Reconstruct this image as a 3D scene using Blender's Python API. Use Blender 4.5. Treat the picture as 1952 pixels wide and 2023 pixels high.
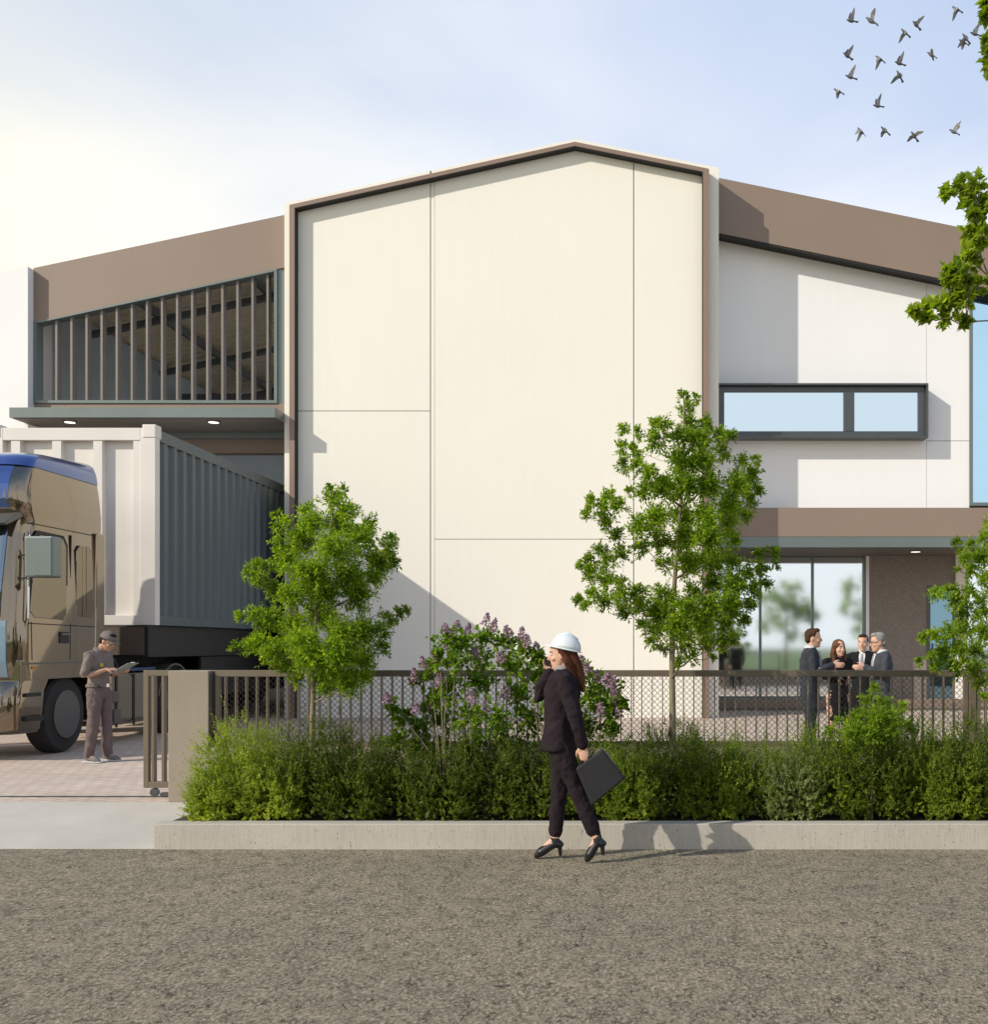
import bpy, bmesh, math, random
import numpy as np
from mathutils import Vector, Matrix
PI = math.pi
S = bpy.context.scene
C = S.collection
for o in list(bpy.data.objects): bpy.data.objects.remove(o)

# ---------------------------------------------------------------- camera
F = 2100.0; PX, PY = 1280.0, 1275.0; EYE = 1.65; W_, H_ = 1952.0, 2023.0
cam = bpy.data.cameras.new('camera'); camo = bpy.data.objects.new('camera', cam); C.objects.link(camo)
camo.location = (0, 0, EYE); camo.rotation_euler = (math.radians(90), 0, 0)
cam.sensor_fit = 'HORIZONTAL'; cam.sensor_width = 36; cam.lens = F / W_ * 36
cam.shift_x = (W_/2 - PX) / W_; cam.shift_y = (PY - H_/2) / W_
cam.clip_start = 0.05; cam.clip_end = 3000
S.camera = camo
# ---------------------------------------------------------------- light
SUN = Vector((1.62, 1.0, -1.14)).normalized()          # the way sunlight travels
elev = math.asin(-SUN.z)
world = bpy.data.worlds.new('World'); S.world = world; world.use_nodes = True
wn = world.node_tree; wn.nodes.clear(); L = wn.links
def N(t, **kw):
    n = wn.nodes.new(t)
    for k, v in kw.items(): setattr(n, k, v)
    return n
out = N('ShaderNodeOutputWorld'); bg = N('ShaderNodeBackground'); bg.inputs[1].default_value = 0.1
sky = N('ShaderNodeTexSky'); sky.sky_type = 'NISHITA'; sky.sun_disc = False
sky.sun_elevation = elev; sky.sun_rotation = math.atan2(-SUN.x, -SUN.y)
sky.air_density = 1.0; sky.dust_density = 1.2; sky.ozone_density = 1.5
tc = N('ShaderNodeTexCoord')
mp = N('ShaderNodeMapping'); mp.inputs['Scale'].default_value = (1.1, 1.1, 3.0); mp.inputs['Rotation'].default_value = (0, 0.12, 0.5)
L.new(tc.outputs['Generated'], mp.inputs[0])
no = N('ShaderNodeTexNoise'); no.inputs['Scale'].default_value = 1.7; no.inputs['Detail'].default_value = 7; no.inputs['Roughness'].default_value = .45; no.inputs['Distortion'].default_value = .6
L.new(mp.outputs[0], no.inputs[0])
cr = N('ShaderNodeMapRange'); cr.inputs[1].default_value = .36; cr.inputs[2].default_value = .72; L.new(no.outputs[0], cr.inputs[0])
sx = N('ShaderNodeSeparateXYZ'); L.new(tc.outputs['Generated'], sx.inputs[0])
# thin high cloud gets denser towards the horizon
hz = N('ShaderNodeMapRange'); hz.inputs[1].default_value = 0.10; hz.inputs[2].default_value = .56; hz.inputs[3].default_value = 1.0; hz.inputs[4].default_value = 0.0
L.new(sx.outputs[2], hz.inputs[0])
lx = N('ShaderNodeMapRange'); lx.inputs[1].default_value = 0.30; lx.inputs[2].default_value = -.62; lx.inputs[3].default_value = 0; lx.inputs[4].default_value = 1.0; L.new(sx.outputs[0], lx.inputs[0])
hi2 = N('ShaderNodeMapRange'); hi2.inputs[1].default_value = .55; hi2.inputs[2].default_value = .80; hi2.inputs[3].default_value = 1; hi2.inputs[4].default_value = .15; L.new(sx.outputs[2], hi2.inputs[0])
def M2(op, a, b, clamp=False):
    m = N('ShaderNodeMath', operation=op); m.use_clamp = clamp
    for i, v in enumerate((a, b)):
        if isinstance(v, (int, float)): m.inputs[i].default_value = v
        else: L.new(v, m.inputs[i])
    return m.outputs[0]
cov = M2('ADD', M2('MULTIPLY', M2('MULTIPLY', cr.outputs[0], hi2.outputs[0]), .50), M2('ADD', M2('MULTIPLY', hz.outputs[0], 1.0), M2('MULTIPLY', M2('MULTIPLY', lx.outputs[0], hi2.outputs[0]), .42)), True)
ccol = N('ShaderNodeMix', data_type='RGBA'); ccol.inputs[6].default_value = (10.0, 10.25, 10.8, 1); ccol.inputs[7].default_value = (11.4, 10.8, 8.3, 1)
L.new(M2('POWER', lx.outputs[0], 2.6), ccol.inputs[0])
bl = N('ShaderNodeMix', data_type='RGBA'); bl.blend_type = 'MIX'; bl.inputs[0].default_value = .80; bl.inputs[7].default_value = (4.9, 6.4, 9.3, 1)
L.new(sky.outputs[0], bl.inputs[6])
zen = N('ShaderNodeMix', data_type='RGBA'); zen.inputs[6].default_value = (1.6,2.9,6.2,1); zen.inputs[7].default_value = (3.9,5.8,9.3,1); L.new(hi2.outputs[0], zen.inputs[0]); L.new(zen.outputs[2], bl.inputs[7])
mx = N('ShaderNodeMix', data_type='RGBA'); L.new(cov, mx.inputs[0]); L.new(bl.outputs[2], mx.inputs[6]); L.new(ccol.outputs[2], mx.inputs[7])
L.new(mx.outputs[2], bg.inputs[0]); L.new(bg.outputs[0], out.inputs[0])

sl = bpy.data.lights.new('sun', 'SUN'); sl.energy = 4.2; sl.angle = math.radians(0.5); sl.color = (1.0, .94, .83)
so = bpy.data.objects.new('sun', sl); C.objects.link(so); so.rotation_euler = SUN.to_track_quat('-Z', 'Y').to_euler(); so.location = (-20, -10, 25)
S.view_settings.view_transform = 'Standard'; S.view_settings.look = 'None'; S.view_settings.exposure = 0; S.view_settings.gamma = 1
S.render.engine = 'CYCLES'

# ---------------------------------------------------------------- helpers
def X(px, D): return (px - PX) * D / F
def Z(py, D): return EYE - (py - PY) * D / F
def tag(o, label=None, cat=None, group=None, kind=None):
    for k, v in (('label', label), ('category', cat), ('group', group), ('kind', kind)):
        if v: o[k] = v
    return o
def empty(name, loc, label, cat, group=None):
    o = bpy.data.objects.new(name, None); C.objects.link(o); o.location = loc; o.empty_display_size = .2
    return tag(o, label, cat, group)
def wl(p):
    v = Vector((0, 0, 0))
    while p is not None: v += p.location; p = p.parent
    return v
def dup(o, parent=None):
    c = o.copy(); C.objects.link(c); c.parent = parent
    for ch in list(o.children): dup(ch, c)
    return c
def link(me, name, parent=None, mats=None):
    o = bpy.data.objects.new(name, me); C.objects.link(o)
    if mats:
        me.materials.clear()
        for m in (mats if isinstance(mats, (list, tuple)) else [mats]): me.materials.append(m)
    if parent is not None:
        o.parent = parent
    return o
class MB:
    def __init__(s): s.v = []; s.f = []; s.m = []; s.k = 0
    def add(s, vs, fs):
        b = len(s.v); s.v += [tuple(v) for v in vs]; s.f += [tuple(b+i for i in f) for f in fs]; s.m += [s.k]*len(fs); return s
    def box(s, x0, x1, y0, y1, z0, z1):
        if x0 > x1: x0, x1 = x1, x0
        if y0 > y1: y0, y1 = y1, y0
        if z0 > z1: z0, z1 = z1, z0
        return s.add([(x0,y0,z0),(x1,y0,z0),(x1,y1,z0),(x0,y1,z0),(x0,y0,z1),(x1,y0,z1),(x1,y1,z1),(x0,y1,z1)],
              [(0,3,2,1),(4,5,6,7),(0,1,5,4),(1,2,6,5),(2,3,7,6),(3,0,4,7)])
    def prism(s, poly, y0, y1):            # poly of (x,z), extruded along y
        n = len(poly); a = sum(poly[i][0]*poly[(i+1)%n][1]-poly[(i+1)%n][0]*poly[i][1] for i in range(n))
        if a < 0: poly = poly[::-1]
        vs = [(x,y0,z) for x,z in poly]+[(x,y1,z) for x,z in poly]
        return s.add(vs, [tuple(range(n)), tuple(range(2*n-1,n-1,-1))]+[(i,n+i,n+(i+1)%n,(i+1)%n) for i in range(n)])
    def prismx(s, poly, x0, x1):           # poly of (y,z), extruded along x
        n = len(poly); a = sum(poly[i][0]*poly[(i+1)%n][1]-poly[(i+1)%n][0]*poly[i][1] for i in range(n))
        if a < 0: poly = poly[::-1]
        if x0 > x1: x0, x1 = x1, x0
        vs = [(x0,y,z) for y,z in poly]+[(x1,y,z) for y,z in poly]
        return s.add(vs, [tuple(range(n-1,-1,-1)), tuple(range(n,2*n))]+[(i,(i+1)%n,n+(i+1)%n,n+i) for i in range(n)])
    def prismz(s, poly, z0, z1):
        n = len(poly); a = sum(poly[i][0]*poly[(i+1)%n][1]-poly[(i+1)%n][0]*poly[i][1] for i in range(n))
        if a < 0: poly = poly[::-1]
        vs = [(x,y,z0) for x,y in poly]+[(x,y,z1) for x,y in poly]
        return s.add(vs, [tuple(range(n-1,-1,-1)), tuple(range(n,2*n))]+[(i,(i+1)%n,n+(i+1)%n,n+i) for i in range(n)])
    def loft(s, rings, cap=True):
        n = len(rings[0]); b = len(s.v); vs = [p for r in rings for p in r]; fs = []
        for k in range(len(rings)-1):
            for i in range(n):
                fs.append((k*n+i, k*n+(i+1)%n, (k+1)*n+(i+1)%n, (k+1)*n+i))
        if cap: fs += [tuple(range(n-1,-1,-1)), tuple((len(rings)-1)*n+i for i in range(n))]
        return s.add(vs, fs)
    def tube(s, pts, rad, seg=8, flat=1.0, side=None, round_=False):
        pts = [Vector(p) for p in pts]; rad = list(rad) if hasattr(rad,'__len__') else [rad]*len(pts)
        if round_:
            d0 = (pts[0]-pts[1]).normalized(); d1 = (pts[-1]-pts[-2]).normalized(); r0, r1 = rad[0], rad[-1]
            pts = [pts[0]+d0*r0*.98, pts[0]+d0*r0*.6]+pts+[pts[-1]+d1*r1*.6, pts[-1]+d1*r1*.98]
            rad = [r0*.2, r0*.8]+rad+[r1*.8, r1*.2]
        rings = []; u = Vector(side) if side is not None else None
        for i, p in enumerate(pts):
            t = (pts[min(i+1,len(pts)-1)]-pts[max(i-1,0)])
            if t.length < 1e-9: t = Vector((0,0,1))
            t.normalize()
            if u is None: u = t.orthogonal()
            u = (u - t*u.dot(t)); u = u.normalized() if u.length > 1e-6 else t.orthogonal().normalized()
            w = t.cross(u)
            rings.append([p + (u*math.cos(a) + w*math.sin(a)*flat)*rad[i] for a in [2*PI*k/seg for k in range(seg)]])
        return s.loft(rings)
    def ell(s, c, r, seg=12, rings=8, M=None):
        c = Vector(c); rs = []
        for j in range(rings+1):
            th = PI*(j+.0)/rings; th = min(max(th,.05),PI-.05)
            rr = []
            for k in range(seg):
                a = 2*PI*k/seg
                v = Vector((r[0]*math.sin(th)*math.cos(a), r[1]*math.sin(th)*math.sin(a), -r[2]*math.cos(th)))
                if M is not None: v = M @ v
                rr.append(c+v)
            rs.append(rr)
        return s.loft(rs)
    def build(s, name, mats, parent=None, smooth=False, bevel=0, sub=0, bseg=2):
        me = bpy.data.meshes.new(name); w = wl(parent)
        me.from_pydata([(v[0]-w.x, v[1]-w.y, v[2]-w.z) for v in s.v], [], s.f)
        o = link(me, name, parent, mats)
        if any(s.m): me.polygons.foreach_set('material_index', s.m)
        if smooth: me.polygons.foreach_set('use_smooth', [True]*len(me.polygons))
        me.update()
        if bevel:
            b = o.modifiers.new('b','BEVEL'); b.width = bevel; b.segments = bseg; b.limit_method = 'ANGLE'; b.angle_limit = math.radians(30)
        if sub:
            b = o.modifiers.new('s','SUBSURF'); b.levels = sub; b.render_levels = sub
        return o
def remesh(mb, name, mats, parent, voxel=.006, smooth=4, origin=None, matfn=None):
    me = bpy.data.meshes.new('tmp'); me.from_pydata([tuple(v) for v in mb.v], [], mb.f)
    bm = bmesh.new(); bm.from_mesh(me); bmesh.ops.recalc_face_normals(bm, faces=bm.faces); bm.to_mesh(me); bm.free()
    t = bpy.data.objects.new('tmp', me); C.objects.link(t)
    r = t.modifiers.new('r','REMESH'); r.mode = 'VOXEL'; r.voxel_size = voxel; r.use_smooth_shade = True
    if smooth:
        q = t.modifiers.new('q','SMOOTH'); q.factor = .5; q.iterations = smooth
    dg = bpy.context.evaluated_depsgraph_get(); dg.update()
    nm = bpy.data.meshes.new_from_object(t.evaluated_get(dg)); nm.name = name
    bpy.data.objects.remove(t)
    nm.transform(Matrix.Translation(-wl(parent)))
    o = link(nm, name, parent, mats)
    nm.polygons.foreach_set('use_smooth', [True]*len(nm.polygons))
    if name in ('jacket','trousers','shirt','dress','skirt','hair'):
        tx = bpy.data.textures.get('folds') or bpy.data.textures.new('folds','CLOUDS'); tx.noise_scale = .085; tx.noise_depth = 2
        d_ = o.modifiers.new('folds','DISPLACE'); d_.texture = tx; d_.strength = .028 if name != 'hair' else .018; d_.mid_level = .5; d_.texture_coords = 'LOCAL'
    if matfn:
        w = wl(parent); idx = [matfn(p.center + w) for p in nm.polygons]; nm.polygons.foreach_set('material_index', idx)
    return o

# ---------------------------------------------------------------- materials
def nodes(name):
    m = bpy.data.materials.new(name); m.use_nodes = True; nt = m.node_tree
    return m, nt, nt.nodes['Principled BSDF']
def noise(nt, scale, detail=3, rough=.5, vec=None, stretch=None, dist=0):
    t = nt.nodes.new('ShaderNodeTexCoord'); n = nt.nodes.new('ShaderNodeTexNoise')
    n.inputs['Scale'].default_value = scale; n.inputs['Detail'].default_value = detail; n.inputs['Roughness'].default_value = rough; n.inputs['Distortion'].default_value = dist
    if stretch:
        mm = nt.nodes.new('ShaderNodeMapping'); mm.inputs['Scale'].default_value = stretch
        nt.links.new(t.outputs['Object'], mm.inputs[0]); nt.links.new(mm.outputs[0], n.inputs[0])
    else: nt.links.new(t.outputs['Object'], n.inputs[0])
    return n.outputs[0]
def ramp(nt, src, stops):
    r = nt.nodes.new('ShaderNodeValToRGB'); e = r.color_ramp.elements
    while len(e) < len(stops): e.new(.5)
    for i, (p, c) in enumerate(stops):
        e[i].position = p; e[i].color = (c[0], c[1], c[2], 1) if hasattr(c,'__len__') else (c,c,c,1)
    nt.links.new(src, r.inputs[0]); return r.outputs[0]
def mixc(nt, fac, a, b, mode='MIX'):
    m = nt.nodes.new('ShaderNodeMix'); m.data_type = 'RGBA'; m.blend_type = mode
    for i, v in ((0,fac),(6,a),(7,b)):
        if isinstance(v,(int,float)): m.inputs[i].default_value = v
        elif isinstance(v,(tuple,list)): m.inputs[i].default_value = (v[0],v[1],v[2],1)
        else: nt.links.new(v, m.inputs[i])
    return m.outputs[2]
def bump(nt, b, src, strength, dist=.01):
    n = nt.nodes.new('ShaderNodeBump'); n.inputs['Strength'].default_value = strength; n.inputs['Distance'].default_value = dist
    nt.links.new(src, n.inputs['Height']); nt.links.new(n.outputs[0], b.inputs['Normal'])
def mat(name, col, rough=.6, metal=0, var=.08, scale=6, bmp=0, bscale=60, coat=0, detail=4, stretch=None):
    m, nt, b = nodes(name)
    b.inputs['Roughness'].default_value = rough; b.inputs['Metallic'].default_value = metal
    if coat: b.inputs['Coat Weight'].default_value = coat; b.inputs['Coat Roughness'].default_value = .05
    n = noise(nt, scale, detail, stretch=stretch)
    lo = tuple(c*(1-var) for c in col); hi = tuple(min(1,c*(1+var)) for c in col)
    nt.links.new(ramp(nt, n, [(.3, lo), (.7, hi)]), b.inputs['Base Color'])
    if bmp: bump(nt, b, noise(nt, bscale, 3), bmp)
    return m
def emis(name, col, st):
    m, nt, b = nodes(name); b.inputs['Base Color'].default_value = (*col,1); b.inputs['Emission Color'].default_value = (*col,1); b.inputs['Emission Strength'].default_value = st; return m
def glass(name, col, mixt=.12, rough=.015, wav=.0):
    m, nt, b = nodes(name); b.inputs['Base Color'].default_value = (*col,1); b.inputs['Metallic'].default_value = 1; b.inputs['Roughness'].default_value = rough
    t = nt.nodes.new('ShaderNodeBsdfTransparent'); t.inputs[0].default_value = (.6,.72,.74,1); x = nt.nodes.new('ShaderNodeMixShader'); x.inputs[0].default_value = mixt
    nt.links.new(b.outputs[0], x.inputs[1]); nt.links.new(t.outputs[0], x.inputs[2]); nt.links.new(x.outputs[0], nt.nodes['Material Output'].inputs[0])
    return m
def leafmat(name, c1, c2, tr=.45):
    m, nt, b = nodes(name)
    g = nt.nodes.new('ShaderNodeNewGeometry')
    r1 = ramp(nt, g.outputs['Random Per Island'], [(0, c1), (.6, tuple((a+q)/2 for a,q in zip(c1,c2))), (1, c2)])
    cl = ramp(nt, noise(nt, 2.2, 2), [(.35, (.68,.72,.6)), (.65, (1.25,1.2,1.0))])
    col = mixc(nt, 1.0, r1, cl, 'MULTIPLY')
    nt.links.new(col, b.inputs['Base Color']); b.inputs['Roughness'].default_value = .5
    b.inputs['Specular IOR Level'].default_value = .3
    t = nt.nodes.new('ShaderNodeBsdfTranslucent'); nt.links.new(mixc(nt, 1.0, col, (1.7,1.75,.5), 'MULTIPLY'), t.inputs[0])
    x = nt.nodes.new('ShaderNodeMixShader'); x.inputs[0].default_value = tr
    nt.links.new(b.outputs[0], x.inputs[1]); nt.links.new(t.outputs[0], x.inputs[2]); nt.links.new(x.outputs[0], nt.nodes['Material Output'].inputs[0])
    return m

def cream_mat(name, col):
    m, nt, b = nodes(name); b.inputs['Roughness'].default_value = .75
    n = ramp(nt, noise(nt, .35, 4, .6), [(.3, tuple(c*.975 for c in col)), (.7, col)])
    st = ramp(nt, noise(nt, 3.0, 4, .6, stretch=(3,3,.12)), [(.35, .988), (.6, 1.0)])
    nt.links.new(mixc(nt, 1, n, st, 'MULTIPLY'), b.inputs['Base Color']); bump(nt, b, noise(nt, 90, 3), .08, .003); return m
CREAM = cream_mat('cream_render', (.83,.79,.69))
WHITEW = cream_mat('white_render', (.82,.81,.79))
BROWNM = mat('taupe_metal_cladding', (.245,.18,.135), .55, var=.04, scale=.6)
BROWNR = mat('brown_metal_frame', (.24,.165,.125), .5, var=.05, scale=1)
GROOVE = mat('dark_joint', (.05,.045,.035), .9)
SHADEB = mat('painted_shade_black', (.012,.011,.010), .7, var=.1)  # black that stands in for shade on reveals and eave undersides
ALU = mat('grey_green_aluminium', (.17,.20,.195), .35, .5, var=.05, scale=2)
DKALU = mat('dark_grey_frame', (.085,.092,.095), .35, .4, var=.05)
SOFFIT = mat('soffit_grey', (.12,.11,.10), .7, var=.05)
GLASS = glass('mirror_glass', (.70,.83,.90), .12)
GLASSB = glass('blue_glass', (.52,.76,.90), .10)
PLASTER = mat('brown_rough_plaster', (.22,.19,.165), .9, var=.15, scale=22, bmp=.5, bscale=70, detail=6)
INNERW = mat('interior_blue_grey_wall', (.42,.48,.50), .8, var=.05, scale=.5)
DECK = mat('roof_deck_tan', (.86,.75,.56), .6, var=.06, scale=1)
STEEL = mat('interior_steel', (.16,.17,.18), .5, .2)
LIGHTM = emis('downlight_glow', (1,.95,.88), 1.2)
CONC = None
def asphalt():
    m, nt, b = nodes('coarse_asphalt'); b.inputs['Roughness'].default_value = .9
    ST = (1, .62, 1)
    fine = ramp(nt, noise(nt, 52, 6, .9, stretch=ST), [(.36,(.03,.025,.018)),(.44,(.205,.168,.112)),(.56,(.38,.32,.22)),(.66,(.74,.64,.47))])
    t = nt.nodes.new('ShaderNodeTexCoord'); sm = nt.nodes.new('ShaderNodeMapping'); sm.inputs['Scale'].default_value = ST; nt.links.new(t.outputs['Object'], sm.inputs[0])
    v = nt.nodes.new('ShaderNodeTexVoronoi'); v.feature='F1'; v.inputs['Scale'].default_value = 62; nt.links.new(sm.outputs[0], v.inputs['Vector'])
    st = ramp(nt, v.outputs['Color'], [(.0,.30),(.35,.92),(1.0,1.4)])
    c = mixc(nt, .8, fine, st, 'MULTIPLY')
    # short crack tufts: cell edges, only where a broad noise lets them through
    v2 = nt.nodes.new('ShaderNodeTexVoronoi'); v2.feature='DISTANCE_TO_EDGE'; v2.inputs['Scale'].default_value = 34
    w2 = nt.nodes.new('ShaderNodeTexNoise'); w2.inputs['Scale'].default_value = 45; w2.inputs['Detail'].default_value = 5; nt.links.new(sm.outputs[0], w2.inputs[0])
    a2 = nt.nodes.new('ShaderNodeVectorMath'); a2.operation='MULTIPLY_ADD'; a2.inputs[1].default_value=(.05,.05,0); nt.links.new(w2.outputs['Color'], a2.inputs[0]); nt.links.new(sm.outputs[0], a2.inputs[2]); nt.links.new(a2.outputs[0], v2.inputs['Vector'])
    msk = ramp(nt, noise(nt, 9, 4, .7, stretch=ST), [(.44,0),(.60,1)])
    ln = ramp(nt, v2.outputs['Distance'], [(.02,(.10,.09,.07)),(.10,(1,1,1))])
    c = mixc(nt, msk, c, mixc(nt, .9, c, ln, 'MULTIPLY'))
    big = ramp(nt, noise(nt, .9, 5, .65), [(.3,(.84,.85,.86)),(.7,(1.10,1.08,1.05))])
    c = mixc(nt, 1, c, big, 'MULTIPLY')
    pit = ramp(nt, noise(nt, 24, 8, .95, dist=.4, stretch=(1,.8,1)), [(.36,(.06,.05,.04)),(.42,(1,1,1))])
    c = mixc(nt, .9, c, pit, 'MULTIPLY')
    vc = nt.nodes.new('ShaderNodeTexVoronoi'); vc.feature='DISTANCE_TO_EDGE'; vc.inputs['Scale'].default_value = 2.3
    wob = nt.nodes.new('ShaderNodeTexNoise'); wob.inputs['Scale'].default_value = 5; wob.inputs['Detail'].default_value = 6; nt.links.new(t.outputs['Object'], wob.inputs[0])
    ad = nt.nodes.new('ShaderNodeVectorMath'); ad.operation='MULTIPLY_ADD'; ad.inputs[1].default_value=(.5,.5,0); nt.links.new(wob.outputs['Color'], ad.inputs[0]); nt.links.new(t.outputs['Object'], ad.inputs[2]); nt.links.new(ad.outputs[0], vc.inputs['Vector'])
    ck = nt.nodes.new('ShaderNodeMath'); ck.operation='ADD'; nt.links.new(vc.outputs['Distance'], ck.inputs[0])
    mk = nt.nodes.new('ShaderNodeMath'); mk.operation='MULTIPLY'; mk.inputs[1].default_value = .10; nt.links.new(noise(nt, 2.7, 3), mk.inputs[0]); 
    sb = nt.nodes.new('ShaderNodeMath'); sb.operation='SUBTRACT'; sb.inputs[1].default_value = .047; nt.links.new(mk.outputs[0], sb.inputs[0]); nt.links.new(sb.outputs[0], ck.inputs[1])
    cr_ = ramp(nt, ck.outputs[0], [(.0,(.35,.33,.3)),(.006,(1,1,1))])
    c = mixc(nt, .45, c, cr_, 'MULTIPLY')
    nt.links.new(c, b.inputs['Base Color'])
    bump(nt, b, noise(nt, 60, 5, .85, stretch=ST), 1.0, .016)
    return m
def concrete(name, col, streak=True, pits=True):
    m, nt, b = nodes(name); b.inputs['Roughness'].default_value = .85
    base = ramp(nt, noise(nt, 1.3, 6, .6), [(.3, tuple(c*.88 for c in col)), (.7, tuple(c*1.06 for c in col))])
    if streak:
        st = ramp(nt, noise(nt, 14, 5, .7, stretch=(6,6,.35)), [(.3,(.80,.79,.77)),(.55,(1,1,1))]); base = mixc(nt, .8, base, st, 'MULTIPLY')
    if pits:
        pt = ramp(nt, noise(nt, 34, 5, .7, stretch=(1.4,1.4,.7)), [(.32,(.18,.16,.13)),(.38,(1,1,1))]); base = mixc(nt, .8, base, pt, 'MULTIPLY')
    fn = ramp(nt, noise(nt, 130, 2), [(.3,.93),(.7,1.05)]); base = mixc(nt, 1, base, fn, 'MULTIPLY')
    nt.links.new(base, b.inputs['Base Color']); bump(nt, b, noise(nt, 50, 4), .25, .004); return m
def pavers():
    m, nt, b = nodes('pink_brick_pavers'); b.inputs['Roughness'].default_value = .85
    t = nt.nodes.new('ShaderNodeTexCoord'); mm = nt.nodes.new('ShaderNodeMapping'); mm.inputs['Rotation'].default_value = (0,0,math.radians(24))
    nt.links.new(t.outputs['Object'], mm.inputs[0])
    br = nt.nodes.new('ShaderNodeTexBrick'); br.inputs['Scale'].default_value = 1; br.inputs['Brick Width'].default_value = .21; br.inputs['Row Height'].default_value = .105
    br.inputs['Mortar Size'].default_value = .006; br.inputs['Mortar Smooth'].default_value = .3; br.inputs['Bias'].default_value = .1
    br.inputs['Color1'].default_value = (.62,.51,.41,1); br.inputs['Color2'].default_value = (.55,.43,.35,1); br.inputs['Mortar'].default_value = (.22,.165,.13,1)
    nt.links.new(mm.outputs[0], br.inputs[0])
    c = mixc(nt, 1, br.outputs[0], ramp(nt, noise(nt, 1.1, 5), [(.3,(.9,.9,.9)),(.7,(1.08,1.08,1.08))]), 'MULTIPLY')
    c = mixc(nt, 1, c, ramp(nt, noise(nt, 60, 3), [(.3,(.88,.88,.88)),(.7,(1.06,1.06,1.06))]), 'MULTIPLY')
    nt.links.new(c, b.inputs['Base Color']); bump(nt, b, br.outputs['Fac'], -.35, .004); return m
ASPH = asphalt(); KERB = concrete('kerb_concrete', (.46,.42,.355)); APRON = concrete('apron_concrete', (.50,.46,.40), False, False)
WALLC = concrete('tan_concrete_wall', (.31,.26,.20), False, False); PAVE = pavers()
SOIL = mat('soil', (.05,.035,.022), .95, var=.4, scale=20, bmp=.8)
GRASS = mat('grass_green', (.09,.14,.03), .9, var=.35, scale=3)
BRONZE = mat('bronze_fence_paint', (.165,.13,.092), .45, .2, var=.06, scale=4)
WIRE = mat('dark_wire', (.075,.06,.045), .5, .5)

# ================================================================ SETTING
D1 = 22.1                      # plane of the tower front
KY = 8.61; WY = 10.19; YARD = .15
o = MB().box(-300, 300, -14, KY+.02, -.3, 0).build('road', ASPH); tag(o, kind='structure')
o = MB().box(-400, 400, -500, -14, -.3, .02).build('grass_verge', GRASS); tag(o, kind='structure')
o = MB().box(-400, 400, WY, 900, -.3, YARD).build('yard_paving', PAVE); tag(o, kind='structure')
kx = X(303, KY)
mb = MB().add([(-300,KY+.02,-.3),(kx,KY+.02,-.3),(kx,WY,-.3),(-300,WY,-.3),(-300,KY+.02,.003),(kx,KY+.02,.003),(kx,WY,YARD),(-300,WY,YARD)],
      [(0,3,2,1),(4,5,6,7),(0,1,5,4),(1,2,6,5),(2,3,7,6),(3,0,4,7)])
tag(mb.build('driveway_apron', APRON), kind='structure')
mb = MB()
xx = kx
o = MB().box(kx, 300, KY, KY+.16, -.3, .207).build('kerb', KERB, bevel=.008); tag(o, kind='structure')
o = MB().box(kx, X(372,9.3), KY+.16, WY, -.3, YARD+.01).build('pavement', APRON); tag(o, kind='structure')
o = MB().box(X(372,9.3), 300, KY+.16, WY, -.3, .17).build('planting_bed', SOIL); tag(o, kind='structure')

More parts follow.
